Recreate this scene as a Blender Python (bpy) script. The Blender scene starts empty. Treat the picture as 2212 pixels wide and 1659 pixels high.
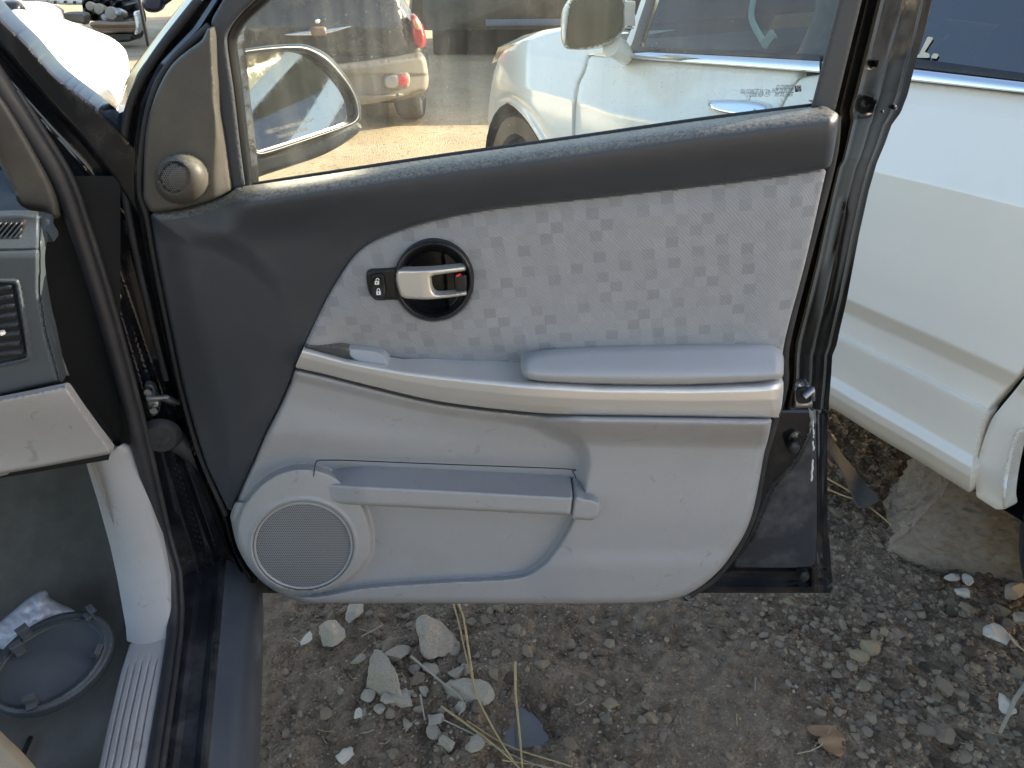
import bpy, bmesh, math, random
import numpy as np
from mathutils import Vector, kdtree, noise as mnoise
random.seed(7); RNG = np.random.default_rng(7)
R_ = math.radians
SC = bpy.context.scene
COL = SC.collection

# ------------------------------------------------------------------ camera
CAM_H, PITCH, FO = 1.46, R_(32.0), 1624.5     # height, pitch down, focal length in photo units (2212 wide)
cd = bpy.data.cameras.new('camera'); cam = bpy.data.objects.new('camera', cd); COL.objects.link(cam)
cam.location = (0, 0, CAM_H); cam.rotation_euler = (R_(90) - PITCH, 0, 0)
cd.sensor_width = 36; cd.lens = FO / 2212 * 36; cd.clip_start = 0.02; cd.clip_end = 2000
SC.camera = cam
# ------------------------------------------------------------------ sky, sun, exposure
SUN_AZ, SUN_EL = R_(75), R_(17.5)
w = bpy.data.worlds.new('World'); SC.world = w; w.use_nodes = True
nt = w.node_tree; bg = nt.nodes['Background']
sky = nt.nodes.new('ShaderNodeTexSky'); sky.sky_type = 'NISHITA'; sky.sun_disc = False
sky.sun_elevation = SUN_EL; sky.sun_rotation = SUN_AZ; sky.air_density = 1.0; sky.dust_density = 2.2; sky.ozone_density = .6
nt.links.new(sky.outputs[0], bg.inputs[0]); bg.inputs[1].default_value = 0.13
sl = bpy.data.lights.new('sun', 'SUN'); sl.energy = 4.6; sl.angle = R_(0.53); sl.color = (1.0, .87, .68)
so = bpy.data.objects.new('sun', sl); COL.objects.link(so)
SUNV = Vector((math.sin(SUN_AZ)*math.cos(SUN_EL), math.cos(SUN_AZ)*math.cos(SUN_EL), math.sin(SUN_EL)))
so.rotation_euler = SUNV.to_track_quat('Z', 'Y').to_euler(); so.location = SUNV * 20
vs = SC.view_settings; vs.view_transform = 'Standard'; vs.look = 'None'; vs.gamma = 1.0; vs.exposure = 1.97
vs.use_curve_mapping = False
SC.cycles.max_bounces = 9; SC.cycles.transparent_max_bounces = 16

# ------------------------------------------------------------------ helpers
SP, CP = math.sin(PITCH), math.cos(PITCH)
def ray(x, y):
    """direction of photo point (x, y), 2212 x 1659 units; arrays allowed"""
    u = (np.asarray(x, float) - 1106) / FO; v = -(np.asarray(y, float) - 829.5) / FO
    return np.stack([u, CP + v*SP, -SP + v*CP], -1)
C0 = np.array([0, 0, CAM_H])
class Pl:
    """plane through p with normal n (towards the viewer); hit() = where a photo ray meets it, off metres nearer"""
    def __init__(s, p, n):
        s.p = np.array(p, float); s.n = np.array(n, float); s.n /= np.linalg.norm(s.n)
    def hit(s, x, y, off=0.0):
        d = ray(x, y); k = (np.dot(s.p - C0, s.n) + off) / (d @ s.n)
        return C0 + d * k[..., None]
    def h(s, x, y, off=0.0): return Vector(s.hit(np.array([x]), np.array([y]), np.array([off]))[0])
FWD = np.array([-.249, .9685, 0]); RGT = np.array([.9685, .249, 0]); UP = np.array([0, 0, 1.0])   # heading of the open-door car
DD = 0.97
DOOR = Pl((0, DD, 0), (0, -1, 0))
def SPl(s): return Pl(FWD * s, -FWD)             # plane across the car at station s
def ZPl(z): return Pl((0, 0, z), (0, 0, 1))
def rs(r, s, z): return Vector(RGT * r + FWD * s + UP * z)

def sstep(a, b, x):
    t = np.clip((x - a) / (b - a), 0, 1); return t*t*(3 - 2*t)
def spline(pts, closed=True, step=4.0):
    """Catmull-Rom through pts; a point with a third entry 1 stays a corner"""
    P = [np.array(p[:2], float) for p in pts]; cor = [len(p) > 2 and p[2] == 1 for p in pts]; n = len(P); out = []
    for i in range(n if closed else n - 1):
        p1, p2 = P[i], P[(i+1) % n]
        p0 = p1*2 - p2 if (cor[i] or (not closed and i == 0)) else P[i-1]
        p3 = p2*2 - p1 if (cor[(i+1) % n] or (not closed and i == n-2)) else P[(i+2) % n]
        k = max(1, int(np.linalg.norm(p2 - p1) / step))
        for j in range(k):
            t = j / k
            out.append(.5*((2*p1) + (p2-p0)*t + (2*p0-5*p1+4*p2-p3)*t*t + (3*p1-p0-3*p2+p3)*t**3))
    if not closed: out.append(P[-1])
    return np.array(out)
def near(P, poly, closed=True, sp=.8):
    """distance and nearest point from each P to a polyline"""
    Q = np.concatenate([poly, poly[:1]]) if closed else poly
    sg = np.linalg.norm(np.diff(Q, axis=0), axis=1); cum = np.concatenate([[0], np.cumsum(sg)])
    m = max(8, min(6000, int(cum[-1]/sp))); tt = np.linspace(0, cum[-1], m)
    S = np.stack([np.interp(tt, cum, Q[:, 0]), np.interp(tt, cum, Q[:, 1])], 1)
    kd = kdtree.KDTree(m)
    for i, (x, y) in enumerate(S.tolist()): kd.insert((x, y, 0), i)
    kd.balance(); fnd = kd.find
    r = [fnd((x, y, 0)) for x, y in P.tolist()]
    return np.array([t[2] for t in r]), S[[t[1] for t in r]]
def inside(P, poly):
    """even-odd test, points bucketed by row"""
    res = np.zeros(len(P), bool); o = np.argsort(P[:, 1], kind='stable'); ys = P[o, 1]; xs = P[o, 0]
    A = poly; B = np.roll(poly, -1, 0)
    for a, b in zip(A, B):
        if a[1] == b[1]: continue
        l, h = (a, b) if a[1] < b[1] else (b, a)
        i0, i1 = np.searchsorted(ys, [l[1], h[1]], 'left')
        if i1 > i0: res[o[i0:i1]] ^= xs[i0:i1] < (b[0]-a[0])*(ys[i0:i1]-a[1])/(b[1]-a[1]) + a[0]
    return res
def lineX(pts):
    """y on a curve given as x-sorted points"""
    X = [p[0] for p in pts]; Y = [p[1] for p in pts]
    return lambda x: np.interp(x, X, Y)

def link(name, me, mat, parent=None, smooth=40):
    o = bpy.data.objects.new(name, me); COL.objects.link(o)
    if mat is not None:
        for m_ in (mat if isinstance(mat, (list, tuple)) else [mat]): me.materials.append(m_)
    if smooth:
        me.shade_smooth()
        if smooth < 180: me.set_sharp_from_angle(angle=R_(smooth))
    if parent is not None: o.parent = parent
    return o
def pydata(name, V, F, mat, parent=None, smooth=40):
    me = bpy.data.meshes.new(name); me.from_pydata([tuple(map(float, v)) for v in V], [], [tuple(int(i) for i in f) for f in F]); me.update()
    return link(name, me, mat, parent, smooth)
def frombm(name, bm, mat, parent=None, smooth=40):
    me = bpy.data.meshes.new(name); bm.normal_update(); bm.to_mesh(me); bm.free()
    return link(name, me, mat, parent, smooth)
def panel(name, outline, plane, f, mat, parent=None, cell=3.0, holes=(), er=0, ed=.006, thick=.012, back=None, smooth=50, step=4.0):
    """moulded sheet: outline (photo units) laid on a plane, relief f(x, y, d_outer, d_hole) metres towards the viewer,
    edge rounded over er units by ed metres, edge walled back by thick metres"""
    po = spline(outline, True, step); hs = [spline(h_, True, step) for h_ in holes]
    x0, y0 = po.min(0) - cell; x1, y1 = po.max(0) + cell
    nx = int((x1-x0)/cell) + 2; ny = int((y1-y0)/cell) + 2
    gx, gy = np.meshgrid(x0 + np.arange(nx)*cell, y0 + np.arange(ny)*cell)
    G = np.stack([gx.ravel(), gy.ravel()], 1)
    do, qo = near(G, po); ins = inside(G, po)
    dh = np.full(len(G), 1e9); qh = np.zeros_like(G)
    for hp in hs:
        d_, q_ = near(G, hp); ih = inside(G, hp); ins &= ~ih
        m_ = d_ < dh; dh[m_] = d_[m_]; qh[m_] = q_[m_]
    ok = ins & (np.minimum(do, dh) > .28*cell)
    okg = ok.reshape(ny, nx); c = okg[:-1, :-1] & okg[1:, :-1] & okg[:-1, 1:] & okg[1:, 1:]
    jj, ii = np.nonzero(c); a = jj*nx + ii
    if len(a) < 2 and cell > .2: return panel(name, outline, plane, f, mat, parent, cell*.5, holes, er, ed, thick, back, smooth, step)
    F = np.stack([a, a + nx, a + nx + 1, a + 1], 1)            # ccw seen from the viewer (photo y runs down)
    E = np.concatenate([F[:, [0, 1]], F[:, [1, 2]], F[:, [2, 3]], F[:, [3, 0]]])
    key = np.minimum(E[:, 0], E[:, 1]).astype(np.int64)*(nx*ny) + np.maximum(E[:, 0], E[:, 1])
    _, inv, cnt = np.unique(key, return_inverse=True, return_counts=True)
    BE = E[cnt[inv] == 1]; bv = np.unique(BE)
    useh = dh[bv] < do[bv]
    G[bv] = np.where(useh[:, None], qh[bv], qo[bv])
    do[bv] = np.where(useh, do[bv], 0); dh[bv] = np.where(useh, 0, dh[bv])
    # even out the rows of vertices along the border so that rounded edges shade cleanly
    isb = np.zeros(len(G), bool); isb[bv] = True; band = np.zeros(len(G), bool); uf = np.unique(F); band[uf] = np.minimum(do, dh)[uf] < 3.2*cell; band &= ~isb
    EU = np.unique(np.sort(E, 1), axis=0); onb = np.zeros(len(EU), bool); kb = set(map(tuple, np.sort(BE, 1).tolist())); onb = np.array([tuple(e_) in kb for e_ in EU.tolist()])
    EI = EU; EB = EU[onb]; loops = [po] + hs
    for it in range(4):
        acc = np.zeros_like(G); cn = np.zeros(len(G))
        for c0, c1 in ((0, 1), (1, 0)): np.add.at(acc, EI[:, c0], G[EI[:, c1]]); np.add.at(cn, EI[:, c0], 1)
        accb = np.zeros_like(G); cb_ = np.zeros(len(G))
        for c0, c1 in ((0, 1), (1, 0)): np.add.at(accb, EB[:, c0], G[EB[:, c1]]); np.add.at(cb_, EB[:, c0], 1)
        G2 = G.copy(); G2[band] = acc[band]/cn[band][:, None]
        mb_ = .5*G[bv] + .5*accb[bv]/np.maximum(cb_[bv], 1)[:, None]
        sharp = np.linalg.norm(mb_ - G[bv], axis=1) > .45*cell; mb_[sharp] = G[bv][sharp]
        G2[bv] = mb_; G = G2
    bd = np.full(len(bv), 1e9); bq = G[bv].copy()
    for lp_ in loops:
        d_, q_ = near(G[bv], lp_); m_ = d_ < bd; bd[m_] = d_[m_]; bq[m_] = q_[m_]
    G[bv] = bq
    nb_ = np.nonzero(band)[0]
    if len(nb_):
        do[nb_] = near(G[nb_], po)[0]
        if hs:
            dd_ = np.full(len(nb_), 1e9)
            for hp in hs: dd_ = np.minimum(dd_, near(G[nb_], hp)[0])
            dh[nb_] = dd_
    used = np.unique(F); mp = np.full(len(G), -1); mp[used] = np.arange(len(used))
    G, do, dh = G[used], do[used], dh[used]; F = mp[F]; BE = mp[BE]
    off = f(G[:, 0], G[:, 1], do, dh) + np.zeros(len(G))
    if er:
        t = np.clip(1 - np.minimum(do, dh)/er, 0, 1); off = off - ed*(1 - np.sqrt(np.maximum(0, 1 - t*t)))
    V = plane.hit(G[:, 0], G[:, 1], off); n = len(V)
    ub = np.unique(BE); mb = np.full(n, -1); mb[ub] = n + np.arange(len(ub))
    bk = V[ub] - plane.n*(thick if np.isscalar(thick) else thick)
    if back is not None:                                        # wall reaches back to a fixed offset
        cur = (V[ub] - plane.p) @ plane.n; bk = V[ub] - plane.n*np.maximum(cur - back, .001)[:, None]
    SF = np.stack([BE[:, 0], mb[BE[:, 0]], mb[BE[:, 1]], BE[:, 1]], 1)
    V = np.concatenate([V, bk]); FF = np.concatenate([F, SF])
    me = bpy.data.meshes.new(name); me.vertices.add(len(V)); me.vertices.foreach_set('co', V.ravel().astype(np.float32))
    me.loops.add(len(FF)*4); me.loops.foreach_set('vertex_index', FF.ravel().astype(np.int32))
    me.polygons.add(len(FF)); me.polygons.foreach_set('loop_start', np.arange(0, len(FF)*4, 4, dtype=np.int32))
    me.update(calc_edges=True); me.validate()
    return link(name, me, mat, parent, smooth)
def tube_bm(bm, pts, rad, n=8, flat=1.0, cap=True):
    pts = [Vector(p) for p in pts]; rad = rad if hasattr(rad, '__len__') else [rad]*len(pts); rings = []; up = None
    for i, p in enumerate(pts):
        t = (pts[min(i+1, len(pts)-1)] - pts[max(i-1, 0)]).normalized()
        if up is None: up = t.orthogonal().normalized()
        up = (up - t*up.dot(t)).normalized(); sd = t.cross(up)
        rings.append([bm.verts.new(p + (up*math.cos(a)*flat + sd*math.sin(a))*rad[i]) for a in [2*math.pi*k/n for k in range(n)]])
    for a, b in zip(rings, rings[1:]):
        for k in range(n): bm.faces.new((a[k], a[(k+1) % n], b[(k+1) % n], b[k]))
    if cap: bm.faces.new(rings[0][::-1]); bm.faces.new(rings[-1])
def tube(name, pts, rad, mat, parent=None, n=8, flat=1.0):
    bm = bmesh.new(); tube_bm(bm, pts, rad, n, flat); return frombm(name, bm, mat, parent, 60)
def pxtube(pts, plane, off=0.0, step=6):
    P = spline(pts, False, step); return [Vector(v) for v in plane.hit(P[:, 0], P[:, 1], np.zeros(len(P)) + off)]
def box_bm(bm, c, ax, half, bev=0.0):
    """box with centre c, axes ax (3 vectors), half sizes"""
    ax = [Vector(a).normalized() for a in ax]; vs_ = []
    for sx in (-1, 1):
        for sy in (-1, 1):
            for sz in (-1, 1): vs_.append(bm.verts.new(Vector(c) + ax[0]*half[0]*sx + ax[1]*half[1]*sy + ax[2]*half[2]*sz))
    fs = [bm.faces.new([vs_[i] for i in q]) for q in ((0,1,3,2), (4,6,7,5), (0,4,5,1), (2,3,7,6), (0,2,6,4), (1,5,7,3))]
    if bev:
        es = list({e for f_ in fs for e in f_.edges}); bmesh.ops.bevel(bm, geom=es, offset=bev, segments=3, affect='EDGES', profile=.6)
def box(name, c, ax, half, mat, parent=None, bev=.003):
    bm = bmesh.new(); box_bm(bm, c, ax, half, bev); bmesh.ops.recalc_face_normals(bm, faces=bm.faces); return frombm(name, bm, mat, parent, 45)
XYZ = ((1, 0, 0), (0, 1, 0), (0, 0, 1)); CARAX = (tuple(RGT), tuple(FWD), (0, 0, 1))
def grid_loft(name, rows, mat, parent=None, smooth=50, close=False):
    """rows of equal-length point lists -> quads"""
    V = [p for r in rows for p in r]; m_ = len(rows[0]); F = []
    for i in range(len(rows)-1):
        for j in range(m_ - (0 if close else 1)):
            k = (j+1) % m_; F.append((i*m_+j, i*m_+k, (i+1)*m_+k, (i+1)*m_+j))
    return pydata(name, V, F, mat, parent, smooth)
def lathe(name, c, axis, prof, mat, parent=None, n=40, smooth=40):
    """prof: (radius, along axis) pairs"""
    axis = Vector(axis).normalized(); e1 = axis.orthogonal().normalized(); e2 = axis.cross(e1); c = Vector(c)
    rows = [[c + axis*h_ + (e1*math.cos(2*math.pi*k/n) + e2*math.sin(2*math.pi*k/n))*r for k in range(n)] for r, h_ in prof]
    return grid_loft(name, rows, mat, parent, smooth, True)
def empty(name, loc=(0, 0, 0)):
    o = bpy.data.objects.new(name, None); o.empty_display_size = .1; COL.objects.link(o); o.location = loc; return o
def adopt(root):
    """keep world positions of children when the root sits away from the origin"""
    for c in root.children: c.matrix_parent_inverse = root.matrix_world.inverted()
def tag(o, label, cat, group=None):
    o['label'] = label; o['category'] = cat
    if group: o['group'] = group
    return o
def text_mesh(name, body, size, mat, frame, parent=None, extrude=.0002, align='LEFT', spacing=1.0):
    """flat lettering; frame = (origin, x axis, y axis)"""
    cu = bpy.data.curves.new(name, 'FONT'); cu.body = body; cu.size = size; cu.align_x = align; cu.extrude = 0; cu.resolution_u = 2; cu.space_character = spacing
    t = bpy.data.objects.new(name, cu); COL.objects.link(t)
    dg = bpy.context.evaluated_depsgraph_get(); me = bpy.data.meshes.new_from_object(t.evaluated_get(dg)); bpy.data.objects.remove(t)
    o_, ax, ay = [Vector(v) for v in frame]
    for v in me.vertices: v.co = o_ + ax*v.co.x + ay*v.co.y
    return link(name, me, mat, parent, 0)

# ------------------------------------------------------------------ materials
MATS = {}
def mat(name, col, rough=.5, metal=0.0, var=.12, vscale=6.0, bump=0.0, bscale=300.0, coat=0.0, spec=.5, dirt=None, dscale=14.0, damt=.35, rvar=.08, sheen=0.0, settle_=0.0, scuff=0.0):
    """principled material with colour drift, roughness drift, fine grain and, if asked, patches of dust"""
    m = bpy.data.materials.new(name); m.use_nodes = True; N = m.node_tree.nodes; L = m.node_tree.links; b = N['Principled BSDF']
    tc = N.new('ShaderNodeTexCoord')
    n1 = N.new('ShaderNodeTexNoise'); n1.inputs['Scale'].default_value = vscale; n1.inputs['Detail'].default_value = 6; L.new(tc.outputs['Object'], n1.inputs['Vector'])
    mx = N.new('ShaderNodeMix'); mx.data_type = 'RGBA'; c = np.array(col)
    mx.inputs['A'].default_value = (*np.clip(c*(1-var), 0, 1), 1); mx.inputs['B'].default_value = (*np.clip(c*(1+var), 0, 1), 1)
    L.new(n1.outputs['Fac'], mx.inputs['Factor']); out = mx.outputs['Result']
    mr = N.new('ShaderNodeMapRange'); mr.inputs['To Min'].default_value = max(.02, rough-rvar); mr.inputs['To Max'].default_value = min(1, rough+rvar)
    n2 = N.new('ShaderNodeTexNoise'); n2.inputs['Scale'].default_value = vscale*3.1; n2.inputs['Detail'].default_value = 5; L.new(tc.outputs['Object'], n2.inputs['Vector'])
    L.new(n2.outputs['Fac'], mr.inputs['Value']); ro = mr.outputs['Result']
    if dirt is not None:
        n3 = N.new('ShaderNodeTexNoise'); n3.inputs['Scale'].default_value = dscale; n3.inputs['Detail'].default_value = 9; n3.inputs['Roughness'].default_value = .7; L.new(tc.outputs['Object'], n3.inputs['Vector'])
        m3 = N.new('ShaderNodeMapRange'); m3.inputs['From Min'].default_value = .48; m3.inputs['From Max'].default_value = .75; m3.inputs['To Max'].default_value = damt; L.new(n3.outputs['Fac'], m3.inputs['Value'])
        md = N.new('ShaderNodeMix'); md.data_type = 'RGBA'; md.inputs['B'].default_value = (*dirt, 1); L.new(m3.outputs['Result'], md.inputs['Factor']); L.new(out, md.inputs['A']); out = md.outputs['Result']
        mr2 = N.new('ShaderNodeMix'); mr2.inputs['B'].default_value = .85; L.new(m3.outputs['Result'], mr2.inputs['Factor']); L.new(ro, mr2.inputs['A']); ro = mr2.outputs['Result']
    if scuff:                                                    # small rubbed marks
        n7 = N.new('ShaderNodeTexNoise'); n7.inputs['Scale'].default_value = 34; n7.inputs['Detail'].default_value = 3; n7.inputs['Distortion'].default_value = 1.2; L.new(tc.outputs['Object'], n7.inputs['Vector'])
        m7 = N.new('ShaderNodeMapRange'); m7.inputs['From Min'].default_value = .66; m7.inputs['From Max'].default_value = .73; m7.inputs['To Max'].default_value = scuff; L.new(n7.outputs['Fac'], m7.inputs['Value'])
        m8 = N.new('ShaderNodeMix'); m8.data_type = 'RGBA'; m8.inputs['B'].default_value = (.12, .105, .085, 1); L.new(m7.outputs[0], m8.inputs['Factor']); L.new(out, m8.inputs['A']); out = m8.outputs['Result']
    if settle_:                                                  # dust that settled on what faces up
        ge = N.new('ShaderNodeNewGeometry'); sz = N.new('ShaderNodeSeparateXYZ'); L.new(ge.outputs['Normal'], sz.inputs[0])
        n5 = N.new('ShaderNodeTexNoise'); n5.inputs['Scale'].default_value = 240; n5.inputs['Detail'].default_value = 5; n5.inputs['Roughness'].default_value = .75; L.new(tc.outputs['Object'], n5.inputs['Vector'])
        m5 = N.new('ShaderNodeMapRange'); m5.inputs['From Min'].default_value = .40; m5.inputs['From Max'].default_value = .85; m5.inputs['To Max'].default_value = settle_; L.new(sz.outputs[2], m5.inputs['Value'])
        m6 = N.new('ShaderNodeMapRange'); m6.inputs['From Min'].default_value = .35; m6.inputs['From Max'].default_value = .7; L.new(n5.outputs['Fac'], m6.inputs['Value'])
        mu = N.new('ShaderNodeMath'); mu.operation = 'MULTIPLY'; mu.use_clamp = True; L.new(m5.outputs[0], mu.inputs[0]); L.new(m6.outputs[0], mu.inputs[1])
        mz = N.new('ShaderNodeMix'); mz.data_type = 'RGBA'; mz.inputs['B'].default_value = (.34, .32, .25, 1); L.new(mu.outputs[0], mz.inputs['Factor']); L.new(out, mz.inputs['A']); out = mz.outputs['Result']
    L.new(out, b.inputs['Base Color']); L.new(ro, b.inputs['Roughness'])
    b.inputs['Metallic'].default_value = metal; b.inputs['Specular IOR Level'].default_value = spec; b.inputs['Coat Weight'].default_value = coat; b.inputs['Coat Roughness'].default_value = .04
    if sheen: b.inputs['Sheen Weight'].default_value = sheen
    if bump:
        n4 = N.new('ShaderNodeTexNoise'); n4.inputs['Scale'].default_value = bscale; n4.inputs['Detail'].default_value = 3; L.new(tc.outputs['Object'], n4.inputs['Vector'])
        bp = N.new('ShaderNodeBump'); bp.inputs['Strength'].default_value = bump; bp.inputs['Distance'].default_value = .001; L.new(n4.outputs['Fac'], bp.inputs['Height']); L.new(bp.outputs[0], b.inputs['Normal'])
    MATS[name] = m; return m
DUST = (.30, .26, .20)
M_CHAR = mat('charcoal_plastic', (.034, .039, .048), .46, bump=.25, bscale=520, settle_=.75, dirt=(.10, .10, .10), damt=.15, dscale=9)
M_CHAR2 = mat('warm_charcoal_plastic', (.060, .056, .050), .52, bump=.3, bscale=600, settle_=.5, dirt=DUST, damt=.12)
M_GREY = mat('light_grey_plastic', (.318, .316, .326), .48, var=.05, bump=.4, bscale=520, dirt=(.20, .18, .15), damt=.30, dscale=6, scuff=.30)
M_GREY2 = mat('grey_pad_vinyl', (.330, .336, .350), .52, var=.04, bump=.25, bscale=420, dirt=(.25, .23, .2), damt=.12)
M_SILVER = mat('silver_paint', (.74, .715, .685), .40, metal=.55, var=.05, vscale=4)
M_SILVER2 = mat('handle_silver', (.72, .69, .64), .34, metal=.6, var=.05)
M_BLK = mat('gloss_black_paint', (.008, .008, .010), .12, coat=.6, var=.3, dirt=DUST, damt=.10, dscale=18, rvar=.05)
M_BLKS = mat('shut_face_paint', (.006, .0058, .0056), .20, coat=.0, spec=.20, var=.3, dirt=(.20, .155, .10), damt=.08, dscale=16)
M_CORN = mat('dusty_corner_paint', (.030, .034, .042), .32, var=.3, dirt=(.17, .18, .20), damt=.6, dscale=8)
M_BLKD = mat('dusty_black_paint', (.009, .010, .013), .17, coat=.35, var=.3, dirt=(.12, .12, .125), damt=.25, dscale=14)
M_BLKP = mat('black_plastic', (.011, .012, .014), .34, bump=.1, bscale=500)
M_SILL = mat('dusty_sill_paint', (.016, .018, .022), .30, coat=.2, dirt=(.10, .105, .11), damt=.7, dscale=11)
M_ROCK = mat('rocker_dust_sheen', (.055, .064, .082), .32, coat=.3, var=.12, dirt=(.15, .15, .15), damt=.35, dscale=9)  # black rocker: blue-grey base holds its dust and the reflected sky
M_RUB = mat('black_rubber', (.020, .021, .024), .6, dirt=(.12, .11, .1), damt=.25, dscale=20)
M_RUBT = mat('dusty_rubber_seal', (.075, .068, .062), .6, dirt=(.2, .18, .15), damt=.4, dscale=30)
M_HOLE = mat('dark_cavity', (.006, .006, .007), .8)
M_STEEL = mat('zinc_steel', (.36, .37, .38), .35, metal=.9, dirt=(.1, .1, .1), damt=.4, dscale=60)
M_CHROME = mat('chrome_trim', (.72, .74, .78), .10, metal=1.0, var=.03)
M_WHITE = mat('white_car_paint', (.86, .815, .715), .16, coat=.5, var=.025, vscale=2, dirt=(.55, .5, .4), damt=.10, dscale=5, rvar=.04)
M_WHITE2 = mat('plain_white_paint', (.80, .80, .78), .25, coat=.4, var=.03)
M_MARK = mat('white_marking', (.75, .75, .75), .5)
M_RED = mat('red_marking', (.7, .03, .03), .4)
M_CARPET = mat('carpet', (.125, .118, .100), .95, var=.35, vscale=25, bump=1.0, bscale=700, dirt=(.20, .18, .15), damt=.55, dscale=12, sheen=.3)
M_MAT = mat('rubber_cover', (.060, .068, .078), .5, bump=.15, bscale=500, dirt=(.16, .16, .16), damt=.15)
M_DASH = mat('dash_plastic', (.055, .068, .082), .5, bump=.3, bscale=450, dirt=(.15, .15, .15), damt=.12)
M_SEAT = mat('tan_cloth', (.30, .26, .19), .9, bump=.4, bscale=400)
M_BAG = mat('white_plastic_bag', (.62, .64, .70), .35, var=.05, bump=.3, bscale=60)
from mathutils import Matrix
def root(name, loc, label, cat, group=None):
    e = empty(name, loc); return tag(e, label, cat, group)
def settle(rt):
    inv = Matrix.Translation(-Vector(rt.location))
    for c in rt.children: c.matrix_parent_inverse = inv

# ---- shaders made by hand
def fabric_mat():
    m = bpy.data.materials.new('checked_fabric'); m.use_nodes = True; N = m.node_tree.nodes; L = m.node_tree.links; b = N['Principled BSDF']
    tc = N.new('ShaderNodeTexCoord'); mp = N.new('ShaderNodeMapping'); mp.inputs['Rotation'].default_value = (0, R_(4), 0); mp.inputs['Scale'].default_value = (1/.0165, 1, 1/.0150); L.new(tc.outputs['Object'], mp.inputs['Vector'])
    sx = N.new('ShaderNodeSeparateXYZ'); L.new(mp.outputs[0], sx.inputs[0])
    def mth(op, a, b_=None):
        n = N.new('ShaderNodeMath'); n.operation = op
        for i, v in enumerate((a, b_)):
            if v is None: continue
            if isinstance(v, (int, float)): n.inputs[i].default_value = v
            else: L.new(v, n.inputs[i])
        return n.outputs[0]
    fz = mth('FLOOR', sx.outputs[2]); row = mth('MULTIPLY', fz, .12); fx = mth('FLOOR', mth('ADD', sx.outputs[0], row))
    cb = N.new('ShaderNodeCombineXYZ'); L.new(fx, cb.inputs[0]); L.new(fz, cb.inputs[1])
    wn = N.new('ShaderNodeTexWhiteNoise'); wn.noise_dimensions = '2D'; L.new(cb.outputs[0], wn.inputs['Vector'])
    rowc = N.new('ShaderNodeCombineXYZ'); L.new(fz, rowc.inputs[0]); rowc.inputs[1].default_value = 7.3
    rn = N.new('ShaderNodeTexWhiteNoise'); rn.noise_dimensions = '2D'; L.new(rowc.outputs[0], rn.inputs['Vector'])
    md5 = mth('FLOORED_MODULO', mth('ADD', mth('ADD', fx, mth('MULTIPLY', fz, 2)), mth('FLOOR', mth('MULTIPLY', rn.outputs['Value'], 2.2))), 4)
    dark = mth('MULTIPLY', mth('LESS_THAN', md5, .5), mth('GREATER_THAN', wn.outputs['Value'], .30))
    midd = mth('MULTIPLY', mth('COMPARE', md5, 2), mth('GREATER_THAN', wn.outputs['Value'], .45))
    val = mth('SUBTRACT', mth('SUBTRACT', 1.0, mth('MULTIPLY', dark, .165)), mth('MULTIPLY', midd, .085))
    val = mth('ADD', val, mth('MULTIPLY', mth('SUBTRACT', wn.outputs['Value'], .5), .085))
    cr = N.new('ShaderNodeVectorMath'); cr.operation = 'SCALE'; cr.inputs[0].default_value = (.278, .282, .298); L.new(val, cr.inputs['Scale'])
    wv = N.new('ShaderNodeTexWave'); wv.bands_direction = 'DIAGONAL'; wv.inputs['Scale'].default_value = 120; wv.inputs['Distortion'].default_value = 2.5; L.new(tc.outputs['Object'], wv.inputs['Vector'])
    n1 = N.new('ShaderNodeTexNoise'); n1.inputs['Scale'].default_value = 5; n1.inputs['Detail'].default_value = 6; L.new(tc.outputs['Object'], n1.inputs['Vector'])
    mr = N.new('ShaderNodeMapRange'); mr.inputs['To Min'].default_value = .88; mr.inputs['To Max'].default_value = 1.10; L.new(n1.outputs['Fac'], mr.inputs['Value'])
    mr2 = N.new('ShaderNodeMapRange'); mr2.inputs['To Min'].default_value = .93; mr2.inputs['To Max'].default_value = 1.06; L.new(wv.outputs['Fac'], mr2.inputs['Value'])
    k = mth('MULTIPLY', mr.outputs[0], mr2.outputs[0])
    mx = N.new('ShaderNodeVectorMath'); mx.operation = 'SCALE'; L.new(cr.outputs[0], mx.inputs[0]); L.new(k, mx.inputs['Scale']); L.new(mx.outputs[0], b.inputs['Base Color'])
    b.inputs['Roughness'].default_value = .9; b.inputs['Sheen Weight'].default_value = .25; b.inputs['Specular IOR Level'].default_value = .25
    bp = N.new('ShaderNodeBump'); bp.inputs['Strength'].default_value = .35; bp.inputs['Distance'].default_value = .0006; L.new(wv.outputs['Fac'], bp.inputs['Height']); L.new(bp.outputs[0], b.inputs['Normal'])
    return m
M_FAB = fabric_mat()
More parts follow.
